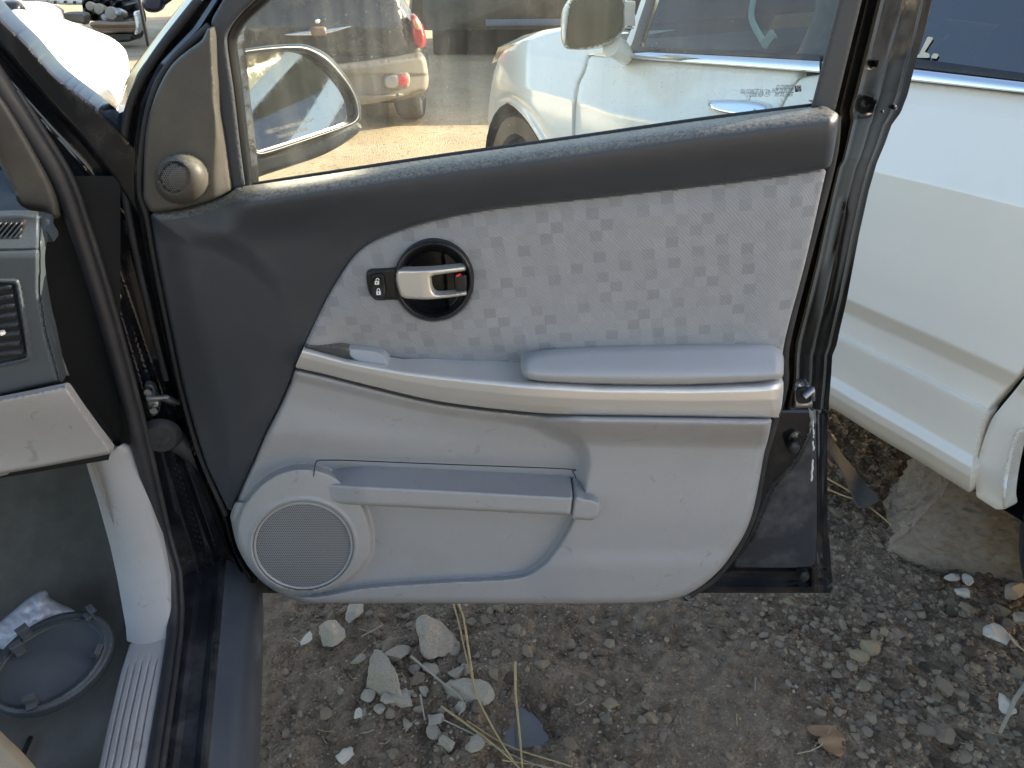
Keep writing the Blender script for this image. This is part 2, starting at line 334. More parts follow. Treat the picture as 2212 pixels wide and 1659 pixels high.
def glass_mat(name, tint, refl=.06, dust=0.0, dustcol=(.6, .55, .42), streak=True, rough=.0):
    """thin pane: tinted see-through + clear reflection + dust film with runs and specks"""
    m = bpy.data.materials.new(name); m.use_nodes = True; N = m.node_tree.nodes; L = m.node_tree.links
    for n in list(N):
        if n.type != 'OUTPUT_MATERIAL': N.remove(n)
    out = [n for n in N if n.type == 'OUTPUT_MATERIAL'][0]
    tr = N.new('ShaderNodeBsdfTransparent'); tr.inputs[0].default_value = (*tint, 1)
    gl = N.new('ShaderNodeBsdfGlossy'); gl.inputs['Roughness'].default_value = rough
    fr = N.new('ShaderNodeFresnel'); fr.inputs[0].default_value = 1.5
    sc_ = N.new('ShaderNodeMath'); sc_.operation = 'MULTIPLY_ADD'; sc_.inputs[1].default_value = 1.0; sc_.inputs[2].default_value = refl - .04; sc_.use_clamp = True; L.new(fr.outputs[0], sc_.inputs[0])
    mx = N.new('ShaderNodeMixShader'); L.new(sc_.outputs[0], mx.inputs[0]); L.new(tr.outputs[0], mx.inputs[1]); L.new(gl.outputs[0], mx.inputs[2]); last = mx.outputs[0]
    if dust:
        tc = N.new('ShaderNodeTexCoord')
        df = N.new('ShaderNodeBsdfDiffuse'); df.inputs[0].default_value = (*dustcol, 1)
        tl = N.new('ShaderNodeBsdfTranslucent'); tl.inputs[0].default_value = (*dustcol, 1)
        dm = N.new('ShaderNodeMixShader'); dm.inputs[0].default_value = .55; L.new(df.outputs[0], dm.inputs[1]); L.new(tl.outputs[0], dm.inputs[2])
        mp = N.new('ShaderNodeMapping'); mp.inputs['Scale'].default_value = (42, 1, 2.2); L.new(tc.outputs['Object'], mp.inputs[0])
        n1 = N.new('ShaderNodeTexNoise'); n1.inputs['Scale'].default_value = 1; n1.inputs['Detail'].default_value = 5; L.new(mp.outputs[0], n1.inputs[0])
        m1 = N.new('ShaderNodeMapRange'); m1.inputs['From Min'].default_value = .35; m1.inputs['From Max'].default_value = .72; m1.inputs['To Min'].default_value = .35*dust; m1.inputs['To Max'].default_value = 1.5*dust; L.new(n1.outputs['Fac'], m1.inputs[0])
        n2 = N.new('ShaderNodeTexNoise'); n2.inputs['Scale'].default_value = 420; n2.inputs['Detail'].default_value = 2; L.new(tc.outputs['Object'], n2.inputs[0])
        m2 = N.new('ShaderNodeMapRange'); m2.inputs['From Min'].default_value = .66; m2.inputs['From Max'].default_value = .76; m2.inputs['To Max'].default_value = .35; L.new(n2.outputs['Fac'], m2.inputs[0])
        n3 = N.new('ShaderNodeTexNoise'); n3.inputs['Scale'].default_value = 8; n3.inputs['Detail'].default_value = 7; L.new(tc.outputs['Object'], n3.inputs[0])
        m3 = N.new('ShaderNodeMapRange'); m3.inputs['From Min'].default_value = .35; m3.inputs['From Max'].default_value = .7; m3.inputs['To Min'].default_value = .4; m3.inputs['To Max'].default_value = 1.3; L.new(n3.outputs['Fac'], m3.inputs[0])
        a = N.new('ShaderNodeMath'); a.operation = 'ADD'; L.new(m1.outputs[0], a.inputs[0]); L.new(m2.outputs[0], a.inputs[1])
        a2 = N.new('ShaderNodeMath'); a2.operation = 'MULTIPLY'; a2.use_clamp = True; L.new(a.outputs[0], a2.inputs[0]); L.new(m3.outputs[0], a2.inputs[1])
        m4 = N.new('ShaderNodeMixShader'); L.new(a2.outputs[0], m4.inputs[0]); L.new(last, m4.inputs[1]); L.new(dm.outputs[0], m4.inputs[2]); last = m4.outputs[0]
    L.new(last, out.inputs[0]); return m
M_GLASS = glass_mat('door_glass', (.93, .97, .93), .035, dust=.125, dustcol=(.60, .60, .54))
M_TINT = glass_mat('tinted_glass', (.035, .042, .05), .20)
M_SGLASS = glass_mat('side_glass', (.62, .74, .72), .06)
M_MIRD = mat('dull_mirror', (.03, .028, .025), .05, metal=1.0, var=.1)
M_MIRROR = mat('mirror_silver', (.90, .93, .93), .015, metal=1.0, var=.01, rvar=.005, dirt=(.5, .48, .42), damt=.10, dscale=60)

# =================================================================== the black car with its door open
suv = root('black_car', tuple(rs(-.34, .6, 0)), 'black car with its front passenger door swung wide open, dashboard and footwell showing', 'car')
belt = lineX([(480, 409), (526, 402), (700, 376), (960, 337), (1015, 330), (1250, 297), (1508, 260), (1753, 229), (1815, 222)])
TR = lambda y: np.interp(y, [-560, 0, 242, 262, 345, 362, 560, 740, 822, 900, 983, 1102, 1179, 1225, 1265], [1985, 1862, 1803, 1812, 1797, 1786, 1741, 1694, 1692, 1672, 1650, 1627, 1591, 1565, 1530])
SR = lambda y: np.interp(y, [-560, 0, 72, 134, 203, 221, 244, 270, 312, 352, 411, 505, 643, 713, 746, 768, 804, 866, 968, 1131, 1175, 1281], [2130, 2013, 1996, 1978, 1961, 1954, 1945, 1926, 1911, 1894, 1877, 1856, 1830, 1814, 1807, 1798, 1796, 1791, 1787, 1788, 1792, 1800])
TL = lambda y: np.interp(y, [-300, -50, 60, 139, 223, 322, 434, 460, 560, 719, 850, 985, 1110, 1190, 1245], [800, 520, 456, 372, 330, 312, 312, 325, 340, 372, 400, 440, 495, 513, 548])
SL = lambda y: np.interp(y, [-210, 0, 99, 159, 223, 298, 409, 480, 560, 650, 760, 880, 1000, 1130, 1230, 1262], [600, 399, 322, 280, 258, 248, 250, 258, 272, 298, 325, 362, 405, 458, 500, 520])
shell_out = [(399, 0), (322, 99), (280, 159), (258, 223), (248, 298), (250, 409), (258, 480), (272, 560), (298, 650), (325, 760), (362, 880), (405, 1000), (458, 1130), (500, 1230), (520, 1262), (548, 1281, 1),
             (1100, 1286), (1500, 1281, 1), (1800, 1281, 1), (1792, 1175), (1788, 1131), (1787, 968), (1789, 888), (1791, 866), (1796, 804), (1798, 768), (1807, 746), (1814, 713), (1830, 643), (1856, 505), (1877, 411), (1894, 352), (1911, 312), (1926, 270), (1945, 244), (1954, 221), (1961, 203), (1978, 134), (1996, 72), (2013, 0), (2130, -560), (2100, -620, 1),
             (1800, -640), (1400, -620), (1150, -575), (950, -480), (760, -355), (600, -210), (480, -85)]
win_hole = [(545, 20), (498, 70), (494, 110), (508, 230), (522, 340), (530, 430, 1), (960, 372), (1508, 296), (1784, 300, 1), (1850, 0), (1962, -450, 1), (1750, -480), (1400, -460), (1200, -425), (1010, -350), (840, -245), (680, -115)]
flange_poly = spline([(1757, 862), (1751, 917), (1736, 960), (1711, 1004), (1682, 1033), (1660, 1062), (1645, 1098), (1616, 1164), (1572, 1222), (1500, 1270), (1500, 1300, 1), (1830, 1300, 1), (1830, 862, 1)], True)
RP = ([-.25, 0, .07, .18, .205, .225, .27, .29, .33, .40, .58, .60, .63, .80, .84, .89, .93, 1.0], [-.050, -.020, -.027, -.027, -.022, -.014, -.0135, -.018, -.026, -.033, -.056, -.062, -.064, -.085, -.088, -.104, -.108, -.113])
LPF = ([-.25, 0, .08, .15, .19, .24, .36, .40, .44, .56, .60, .64, .8, .86, 1], [-.05, -.014, -.020, -.022, -.016, -.015, -.019, -.030, -.034, -.027, -.030, -.046, -.050, -.060, -.085])
def edge_loft(name, inner, outer, prof, ys, extra, m, parent):
    """folded steel edge of the door: strips that follow inner and outer lines"""
    fr = np.concatenate([np.linspace(a_, b_, 4)[:-1] for a_, b_ in zip(prof[0], prof[0][1:])] + [[1.0]]); pf = np.interp(fr, prof[0], prof[1])
    rows = []
    for y in ys:
        x = inner(y) + fr*(outer(y) - inner(y)); yy = np.full(len(x), y)
        P = DOOR.hit(x, yy, pf + extra(x, yy, fr)); rows.append([*P, P[-1] + np.array([0, .012, 0])])
    return grid_loft(name, rows, m, parent, 28)
def shut_extra(x, y, fr):
    lo = sstep(868, 905, y)                                   # below the latch the steel drops to a plain flange
    deep = np.interp(fr, [-.25, 0, .1, .35, .62, .72, .8, .93, 1], [0, 0, 0, .0, .0, .0, 0, 0, 0])
    e = 0*x
    e += -.020*np.exp(-(((x-1868)/18)**2 + ((y-226)/20)**2)**2) - .014*np.exp(-(((x-1880)/9)**2 + ((y-138)/7)**2)**2)
    e += -.012*np.exp(-((fr-.50)/.085)**4)*sstep(415, 445, y)*(1 - sstep(545, 600, y))
    e += .006*np.exp(-((fr-.50)/.05)**2)*(1 - sstep(190, 215, y))*sstep(40, 110, y)
    e += -.006*np.exp(-((fr-.62)/.03)**2)*sstep(440, 470, y)*(1 - sstep(650, 700, y))
    e += .003*np.sin(y/17.)*np.exp(-((fr-.7)/.15)**2)*(1 - sstep(120, 260, y))
    return e
def core_f(x, y, do, dh):
    ins = inside(np.stack([x, y], 1), flange_poly); d_, _ = near(np.stack([x, y], 1), flange_poly)
    fr = (x - TR(y)) / np.maximum(SR(y) - TR(y), 20)
    k = ins*sstep(0, 8, d_)
    deep = -.074 - .012*sstep(1225, 1233, y) + .014*sstep(1260, 1266, y) - .022*sstep(1764, 1778, x) + .006*sstep(1744, 1754, x)*(1 - sstep(1758, 1764, x))
    return np.where(y > 880, -.026 - .05*sstep(60, 160, TR(y) - x), -.055)*(1-k) + k*deep
core_out = [(TL(-210)+20, -210), (480, 0, 1), (410, 139), (360, 223), (345, 322), (345, 434), (355, 480), (372, 560), (405, 719), (432, 850), (470, 985), (520, 1105), (505, 1235), (548, 1281, 1), (1100, 1286), (1500, 1281, 1), (1800, 1281, 1), (1792, 1175), (1788, 1131), (1787, 968), (1789, 886, 1), (1660, 884, 1), (1670, 740), (1720, 560), (1765, 362), (1790, 240), (1845, 0), (1970, -560, 1), (1800, -600), (1400, -590), (1150, -545), (950, -450), (760, -325)]
door = panel('door', core_out, DOOR, core_f, M_BLK, suv, cell=5, holes=[win_hole], er=5, ed=.003, back=-.125, smooth=35)
D_ = door
ysr = np.concatenate([np.arange(-560, 0, 60), np.arange(0, 886, 5.0)])
edge_loft('shut_face', TR, SR, RP, ysr, shut_extra, M_BLKS, D_)
ysl = np.concatenate([np.arange(-205, 0, 25), np.arange(0, 1262, 7.0)])
edge_loft('front_edge', TL, SL, LPF, ysl, lambda x, y, f_: 0*x, M_BLK, D_)
# outer skin, seen only from other sides
panel('outer_skin', shell_out, DOOR, lambda x, y, a, b: -.122 + 0*x, M_BLK, D_, cell=12, holes=[win_hole], er=10, ed=.004, thick=.01, step=8)
# dusty lower corner of the steel
panel('dusty_door_corner', [(1751, 917), (1736, 962), (1711, 1008), (1683, 1037), (1663, 1066), (1648, 1102), (1620, 1168), (1582, 1218), (1600, 1224), (1740, 1224), (1762, 1200), (1764, 1000), (1760, 905)], DOOR,
      lambda x, y, a, b: -.0655 + 0*x, M_CORN, D_, cell=5, er=6, ed=.003, thick=.004)
# glass with print
glass_out = [(540, 0), (484, 66), (484, 110), (498, 230), (512, 340), (520, 440, 1), (960, 385), (1508, 310), (1760, 275, 1), (1845, 0), (1960, -460, 1), (1750, -495), (1400, -475), (1200, -440), (1000, -362), (830, -255), (670, -125)]
glass = panel('window_glass', glass_out, DOOR, lambda x, y, a, b: -.046 + 0*x, M_GLASS, D_, cell=40, thick=.004, step=12)
GT = lambda x, y: DOOR.h(x, y, -.0445)
M_INK = mat('black_ink', (.01, .01, .012), .5)
def etched(name, body, x_right, y_base, width_units, m=M_INK, off=0):
    """lettering read from outside, so mirrored here: starts at its right end"""
    p = DOOR.h(x_right, y_base, -.0443 + off); q = DOOR.h(x_right - width_units, y_base + .0*width_units, -.0443 + off); L_ = (q - p).length
    t = text_mesh(name, body, .01, m, (p, (-1, 0, 0), (0, 0, 1)), D_)
    xs = [v.co.x for v in t.data.vertices]; k = L_ / max(1e-6, max(xs) - min(xs)); x_ = max(xs)
    for v in t.data.vertices: v.co.x = p.x + (v.co.x - x_)*k; v.co.z = p.z + (v.co.z - p.z)*max(k, .8)
    return t
p = panel('glass_logo', [(1717, 186, 1), (1731, 184, 1), (1731, 197.5, 1), (1717, 199, 1)], DOOR, lambda x, y, a, b: -.0445 + 0*x, M_INK, D_, cell=1.2, thick=.0002, step=1)
etched('glass_print', 'GM', 1729.5, 195.5, 11, M_MARK, .0008)
panel('glass_print', [(1719, 197.6, 1), (1729.5, 196.6, 1), (1729.5, 197.4, 1), (1719, 198.3, 1)], DOOR, lambda x, y, a, b: -.0437 + 0*x, M_MARK, D_, cell=.5, thick=.0001)
for body, xr, yb, wd in (('TEMPERED G5', 1713, 193, 37), ('DOT-378 AS2 M2H3', 1713, 200.5, 46), ('TRANS. 70% MIN.', 1713, 208.5, 41), ('AP TECHNOGLASS', 1647.5, 202, 48), ('43R 000011', 1647.5, 209.5, 33), ('5 . . . .', 1621, 217, 20), ('E6', 1661, 204, 8)):
    etched('glass_print', body, xr, yb, wd)
cx, cz = GT(1656.5, 201), .0
bm = bmesh.new()
ring = [GT(1656.5 + 7.6*math.cos(a), 201 + 7.6*math.sin(a)) for a in np.linspace(0, 2*math.pi, 25)]
tube_bm(bm, ring, .00022, 4); frombm('glass_print', bm, M_INK, D_)

# trims around the window
panel('window_surround', [(528, 403, 1), (501, 409, 1), (482, 290), (464, 174), (456, 62), (470, 20), (520, -50), (640, -170), (800, -300), (980, -410), (1180, -480), (1400, -520), (1800, -535), (1992, -515, 1), (1862, 0), (1803, 243, 1), (1753, 238, 1), (1815, 0), (1930, -440, 1), (1750, -470), (1400, -450), (1200, -415), (1010, -340), (840, -235), (680, -110), (551, 0), (515, 35), (493, 67), (489, 99), (503, 198), (516, 310)],
      DOOR, lambda x, y, a, b: -.006 + 0*x, M_CHAR, D_, cell=3.5, er=3, ed=.002, thick=.004)
tube('glass_run', pxtube([(640, -80), (556, 0), (520, 35), (499, 67), (495, 99), (508, 198), (521, 310), (531, 398)], DOOR, -.034, 8), .010, M_BLKP, D_, 8)
def sail_f(x, y, a, b):
    r = np.sqrt(((x-392)/58)**2 + ((y-386)/54)**2)
    pod = .034*np.sqrt(np.clip(1 - r**2.6, 0, 1))
    r2 = np.sqrt(((x-376)/35)**2 + ((y-384)/37)**2)
    edge_ = np.interp(y, [60, 174, 300, 407], [456, 464, 486, 501])
    return .016 - .016*sstep(-(14 + 30*sstep(230, 420, y)), 4, x - edge_)*sstep(170, 260, y) + pod - .004*(r2 < 1)*sstep(1, .93, r2)
panel('mirror_sail_cover', [(456, 60), (434, 88), (404, 110), (372, 139), (347, 180), (330, 223), (318, 270), (312, 322), (310, 409), (312, 434), (325, 458, 1), (370, 454), (422, 443), (470, 428), (496, 416), (501, 407, 1), (486, 300), (464, 174)],
      DOOR, sail_f, M_CHAR2, D_, cell=2.6, er=9, ed=.006, back=-.03)
def perforated(name, cx, cy, rx, ry, sp, hole, off, m, parent):
    """plate of hexagonal cells, each with a real hole, over a dark back"""
    V = []; F = []
    for j in range(-int(ry/(sp*.866)) - 1, int(ry/(sp*.866)) + 2):
        for i in range(-int(rx/sp) - 1, int(rx/sp) + 2):
            x = (i + .5*(j % 2))*sp; y = j*sp*.866
            if (x/(rx - .5*sp))**2 + (y/(ry - .5*sp))**2 > 1: continue
            b0 = len(V)
            for k in range(6):
                a = math.pi/6 + k*math.pi/3; V.append((cx + x + sp*.578*math.cos(a), cy + y + sp*.578*math.sin(a)))
            for k in range(6):
                a = math.pi/6 + k*math.pi/3; V.append((cx + x + hole*math.cos(a), cy + y + hole*math.sin(a)))
            for k in range(6): F.append((b0+k, b0+6+k, b0+6+(k+1) % 6, b0+(k+1) % 6))
    V = np.array(V); rr = ((V[:, 0]-cx)/rx)**2 + ((V[:, 1]-cy)/ry)**2
    P = DOOR.hit(V[:, 0], V[:, 1], off + .004*(1-np.clip(rr, 0, 1)))
    return pydata(name, P, F, m, parent, 0)
perforated('tweeter_grille', 376, 384, 30, 31, 5.3, 1.75, .046, mat('tweeter_plate', (.085, .085, .085), .5), D_)
panel('tweeter_cavity', [(376 + 31*math.cos(a), 384 + 32*math.sin(a)) for a in np.linspace(0, 2*math.pi, 20, False)], DOOR, lambda x, y, a, b: .0435 + 0*x, M_HOLE, D_, cell=4, thick=.004)
# upper charcoal trim
UT = [(325, 461, 1), (370, 457), (422, 446), (470, 431), (496, 419), (512, 405), (527, 402, 1), (700, 376), (960, 337), (1250, 297), (1508, 260), (1753, 229), (1770, 233), (1790, 239), (1806, 243), (1812, 252), (1810, 275), (1803, 320), (1795, 355), (1785, 364, 1), (1660, 383), (1500, 402), (1300, 424), (1097, 446), (1010, 459), (921, 479), (860, 498), (809, 519), (782, 537), (762, 556), (735, 595), (707, 643), (680, 698), (657, 747), (637, 795), (600, 880), (560, 965), (522, 1050), (497, 1110, 1), (468, 1050), (440, 985), (400, 850), (372, 719), (340, 560)]
ridge = spline([(325, 472), (400, 480), (470, 500), (540, 540), (600, 600), (640, 690)], False)
def ut_f(x, y, a, b):
    t = y - belt(x)
    top = -.040 + .088*np.sqrt(np.clip(1 - (1 - np.clip(t/48, 0, 1))**2.4, 0, 1)) - .030*sstep(48, 190, t)
    flat = .010 + .012*sstep(0, 80, a)
    k = sstep(560, 1000, x) + (1 - sstep(560, 1000, x))*(1 - sstep(40, 150, t))
    k = np.where(x < 700, k*sstep(470, 560, x), k)
    r = flat*(1-k) + top*k
    d, _ = near(np.stack([x, y], 1), ridge, False)
    side = np.interp(x, [325, 400, 470, 540, 600, 640], [472, 480, 500, 540, 600, 690])
    r = r + .008*(1 - sstep(-10, 50, y - side))*(1 - sstep(480, 640, x))*sstep(0, 20, a)*(1 - k)
    endr = .02*(1 - np.sqrt(np.clip(1 - np.clip(1 - (1812 - x - (y-250)*.12)/22, 0, 1)**2, 0, 1)))
    return r - endr*(x > 1700)
panel('upper_trim', UT, DOOR, ut_f, M_CHAR, D_, cell=3.2, er=5, ed=.004, back=-.04)
tube('belt_seal', pxtube([(524, 404), (700, 377), (960, 338), (1250, 298), (1508, 261), (1756, 230)], DOOR, -.036), .0042, M_RUB, D_, 8)
# fabric insert with an opening for the handle cup
circ = lambda cx, cy, rx, ry, n=40, a0=0: [(cx + rx*math.cos(a0 + t), cy + ry*math.sin(a0 + t)) for t in np.linspace(0, 2*math.pi, n, False)]
FB = [(1786, 362, 1), (1660, 381), (1500, 400), (1300, 422), (1097, 444), (1010, 457), (921, 477), (860, 496), (809, 517), (782, 535), (762, 554), (735, 593), (707, 641), (680, 696), (656, 748, 1), (745, 779), (900, 810), (1120, 832), (1400, 845), (1690, 830, 1), (1694, 742), (1741, 560)]
def fab_f(x, y, a, b):
    low = 750 + (np.clip(x, 650, 1130) - 650)*.16
    return .013 + .006*sstep(0, 60, a) - .022*sstep(low - 95, low + 15, y)*(x < 1200)*sstep(680, 760, x)
panel('fabric_insert', FB, DOOR, fab_f, M_FAB, D_, cell=4, holes=[circ(937, 607, 80, 81)], er=7, ed=.006, back=-.03)
# inside handle
def bez_f(x, y, a, b):
    ring = .026 + .006*np.sin(np.clip(a/13, 0, 1)*math.pi)
    depth = np.where(x < 962 + (y-607)*.09, -.018, -.004)
    st = sstep(962 + (y-607)*.09 - 3, 962 + (y-607)*.09 + 3, x)
    depth = -.020*(1-st) - .004*st
    k = sstep(11, 24, a)
    return ring*(1-k) + depth*k
panel('handle_cup', circ(937, 607, 87, 88), DOOR, bez_f, M_BLKP, D_, cell=2, back=-.02, smooth=60)
panel('lock_switch_bezel', [(791, 594), (794, 586), (801, 583), (840, 581), (862, 578, 1), (866, 650, 1), (850, 648), (818, 649), (808, 646), (799, 636), (793, 615)], DOOR, lambda x, y, a, b: .027 + 0*x, M_BLKP, D_, cell=2, er=5, ed=.004, back=0, smooth=60)
panel('lock_switch', [(800, 606), (803, 596), (812, 592), (824, 591), (830, 596), (833, 612), (835, 632), (831, 642), (822, 645), (810, 644), (804, 636)], DOOR, lambda x, y, a, b: .031 + .003*np.abs((y-618)/26)**1.5, M_BLKP, D_, cell=1.5, er=4, ed=.004, back=.02, smooth=60)
def padlock(cx, cy, s, opened):
    flat_ = lambda x, y, a, b: .0349 + .003*np.abs((y-618)/26)**1.5
    hole_ = [(cx-.8*s, cy+2.2*s), (cx+.8*s, cy+2.2*s), (cx+.9*s, cy+5.5*s), (cx-.9*s, cy+5.5*s)]
    panel('lock_icon', [(cx-4.6*s, cy+.4*s, 1), (cx+4.6*s, cy, 1), (cx+4.9*s, cy+7.6*s, 1), (cx-4.3*s, cy+8*s, 1)], DOOR, flat_, M_MARK, D_, cell=.7, thick=.0004, step=1, smooth=0)
    panel('lock_icon', hole_, DOOR, lambda x, y, a, b: flat_(x, y, a, b) + .0005, M_BLKP, D_, cell=.6, thick=.0003, step=1, smooth=0)
    dx = 3.6*s if opened else 0
    arc = [(cx - 2.9*s, cy + .8*s)] + [(cx - 2.9*s*math.cos(t), cy - 2.2*s - 3.1*s*math.sin(t)) for t in np.linspace(0, math.pi, 9)] + [(cx + 2.9*s, cy + (-1.2 if opened else .8)*s)]
    tube('lock_icon', [DOOR.h(x + (dx*.4), y, .0353 + .003*abs((y-618)/26)**1.5) for x, y in arc], .0006, M_MARK, D_, 5)
padlock(814, 607, 1.05, True); padlock(817.5, 629, 1.05, False)
HO = [(856, 591), (859, 585), (868, 583.5), (900, 583.5), (940, 581.5), (970, 578.5), (1000, 575.5), (1005, 577, 1), (1006.5, 585, 1), (985, 588), (950, 593), (937, 594.5), (931, 599), (931, 612), (933, 624), (937, 632), (945, 636), (970, 635), (1007, 629, 1), (1009, 638, 1), (985, 641), (950, 645), (920, 647), (885, 645.5), (872, 643), (866, 639), (860, 624), (856, 606)]
panel('inner_handle', HO, DOOR, lambda x, y, a, b: .036 + .010*np.sin(np.clip((x-850)/160, 0, 1)*math.pi) - .0*x, M_SILVER2, D_, cell=1.7, er=5, ed=.005, thick=.012, smooth=60)
panel('lock_lever', [(981, 597), (985, 593), (1000, 592), (1008, 594), (1010, 612), (1009, 627), (1003, 631), (990, 631), (984, 628), (981, 612)], DOOR, lambda x, y, a, b: .034 + 0*x, M_BLKP, D_, cell=1.6, er=6, ed=.006, thick=.02, smooth=60)
panel('lock_flag', [(984, 596, 1), (992, 591.5, 1), (999, 592.5, 1), (988, 598.5, 1)], DOOR, lambda x, y, a, b: .0345 + 0*x, M_RED, D_, cell=1, thick=.002, step=1)
# armrest, silver strip, pull cup
ST = [(637, 794, 1), (657, 749, 1), (745, 774), (865, 795), (1000, 810), (1120, 821), (1300, 831), (1500, 832), (1640, 827), (1692, 820, 1), (1692, 845), (1688, 880), (1682, 896), (1670, 902), (1400, 898), (1260, 896), (1130, 889), (950, 867), (800, 833), (700, 808)]
stop = lineX([(637, 745), (657, 749), (745, 774), (865, 795), (1000, 810), (1120, 821), (1300, 831), (1500, 832), (1640, 827), (1692, 820)])
sbot = lineX([(637, 794), (700, 808), (800, 833), (950, 867), (1130, 889), (1260, 896), (1400, 898), (1670, 903), (1692, 903)])
def st_f(x, y, a, b):
    t = np.clip((y - stop(x)) / (sbot(x) - stop(x)), 0, 1)
    base = .030 + .055*sstep(640, 1250, x)
    prof = np.interp(t, [0, .05, .12, .22, .5, .8, 1], [-.020, -.009, -.001, .003, .002, -.004, -.013])
    return base + prof - .022*(1 - np.sqrt(np.clip(1 - np.clip(1 - (1693 - x)/30, 0, 1)**2, 0, 1)))
panel('silver_strip', ST, DOOR, st_f, M_SILVER, D_, cell=2.6, back=.0, smooth=70)
AR = [(1125, 795), (1129, 777), (1150, 760), (1200, 751), (1300, 745), (1400, 742), (1500, 739.5), (1600, 738), (1655, 740), (1680, 750), (1692, 768), (1693, 800), (1690, 814), (1670, 822), (1600, 828), (1500, 832), (1400, 833), (1250, 830), (1160, 824), (1132, 813)]
panel('armrest_pad', AR, DOOR, lambda x, y, a, b: .028 + .058*sstep(738, 815, y) + .002*np.sin((y-740)/12), M_GREY2, D_, cell=3, er=20, ed=.026, back=0, smooth=80)
panel('pull_cup_lip', [(742, 752, 1), (775, 754), (810, 758), (828, 767), (837, 784), (838, 792, 1), (800, 787), (768, 778)], DOOR, lambda x, y, a, b: .015 + .010*sstep(752, 790, y), M_GREY2, D_, cell=2, er=3, ed=.002, back=-.01)
panel('pull_cup_wall', [(656, 746, 1), (745, 751), (764, 772), (790, 786, 1), (740, 776), (660, 753, 1)], DOOR, lambda x, y, a, b: .017 + 0*x, M_CHAR2, D_, cell=2, er=3, ed=.002, back=-.01)
# lower grey panel
LP = [(637, 797, 1), (700, 811), (800, 836), (950, 870), (1130, 892), (1260, 899), (1400, 901), (1668, 905, 1), (1660, 945), (1650, 983), (1640, 1040), (1627, 1102), (1612, 1145), (1591, 1182), (1560, 1225), (1520, 1262), (1475, 1288), (1420, 1300), (1350, 1304), (1200, 1305), (900, 1304), (720, 1304), (665, 1302), (615, 1288), (570, 1260), (535, 1222), (512, 1178), (500, 1130), (499, 1108), (520, 1052), (560, 965), (600, 880)]
bulge = spline([(1120, 880), (1160, 912), (1205, 935), (1245, 955), (1262, 985), (1258, 1030), (1247, 1075), (1236, 1125), (1205, 1180), (1165, 1225), (1110, 1247), (950, 1256), (790, 1268), (700, 1285), (640, 1290, 1), (700, 1330, 1), (1720, 1340, 1), (1720, 870, 1)], True)
barT = lineX([(670, 1042), (760, 1049), (960, 1058), (1240, 1074)]); barB = lineX([(670, 1086), (760, 1089), (960, 1099), (1240, 1113)])
slotT = lineX([(670, 993), (735, 994), (960, 1004), (1225, 1014), (1245, 1020)])
def lp_f(x, y, a, b):
    P = np.stack([x, y], 1); d, _ = near(P, bulge); s = np.where(inside(P, bulge), d, -d)
    wdt = np.where(y < 1075, 20, 7)
    k = sstep(-wdt, wdt*.8, s)
    prt = y - sbot(x)
    under = .055*(1 - sstep(6, 70, prt)) + .010*sstep(80, 240, prt)
    right = .036 + under*sstep(1120, 1260, x) + .006*sstep(1180, 1230, y)
    left = .008 + .016*(1 - sstep(0, 34, prt)) + .010*sstep(60, 150, prt)*(1 - sstep(930, 1000, y))
    left = left - .115*sstep(slotT(x) + 4, barT(x) + 14, y)**1.5*(y < barB(x))*sstep(700, 775, x)       # pocket mouth
    left = np.where(y > barB(x) - 2, .024, left)                                                      # pocket face
    r = left*(1-k) + right*k
    lip = .000*np.exp(-((s - 6)/7)**2)*(y > 1180)*(x > 700)                                          # rolled lower lip
    # speaker housing
    rr = np.sqrt(((x-655)/152)**2 + ((y-1172)/(np.where(y < 1172, 168, 112)))**2)
    dome = .052 - .010*np.clip(rr, 0, 1)**3
    g = np.sqrt(((x-655)/108)**2 + ((y-1178)/95)**2)
    dome = dome - .010*(1 - sstep(.95, 1.04, g)) + .003*np.exp(-((g-1.05)/.04)**2)
    kd = 1 - sstep(.93, 1.02, rr)
    r = np.maximum(r + lip, r*(1-kd) + dome*kd) if False else (r + lip)*(1-kd) + np.maximum(dome, -1)*kd
    return r
panel('lower_panel', LP, DOOR, lp_f, M_GREY, D_, cell=2.6, er=16, ed=.020, back=-.03, smooth=75)
perforated('speaker_grille', 655, 1178, 105, 92, 4.3, 1.10, .0445, mat('grille_grey', (.205, .208, .22), .5), D_)
tube('grille_rim', [DOOR.h(655 + 105*math.cos(t), 1178 + 92*math.sin(t), .0455) for t in np.linspace(0, 2*math.pi, 61)], .0024, M_GREY, D_, 8)
panel('speaker_cavity', circ(655, 1178, 104, 91), DOOR, lambda x, y, a, b: .0435 + .001*0*x, M_HOLE, D_, cell=6, thick=.006)
panel('pocket_rail', [(668, 1048), (690, 1042), (760, 1047), (960, 1057), (1238, 1072, 1), (1233, 1113, 1), (960, 1100), (760, 1090), (735, 1089), (690, 1078)], DOOR, lambda x, y, a, b: .044 + .022*sstep(680, 800, x) + 0*y, M_GREY, D_, cell=2.2, er=9, ed=.009, back=.0, smooth=80)
panel('pocket_end_cap', [(1241, 1073), (1262, 1075), (1284, 1079), (1296, 1089), (1295, 1106), (1288, 1119), (1276, 1124), (1233, 1121, 1)], DOOR, lambda x, y, a, b: .064 + 0*x, M_GREY, D_, cell=2, er=8, ed=.010, back=.0, smooth=80)
# fine parting line of the pocket
tube('parting_line', pxtube([(676, 1042), (680, 1010), (684, 996), (700, 994), (735, 994)], DOOR, .045), .0009, M_HOLE, D_, 5)
tube('parting_line', pxtube([(735, 994), (960, 1003), (1222, 1013), (1236, 1018), (1244, 1032)], DOOR, .0225), .0009, M_HOLE, D_, 5)
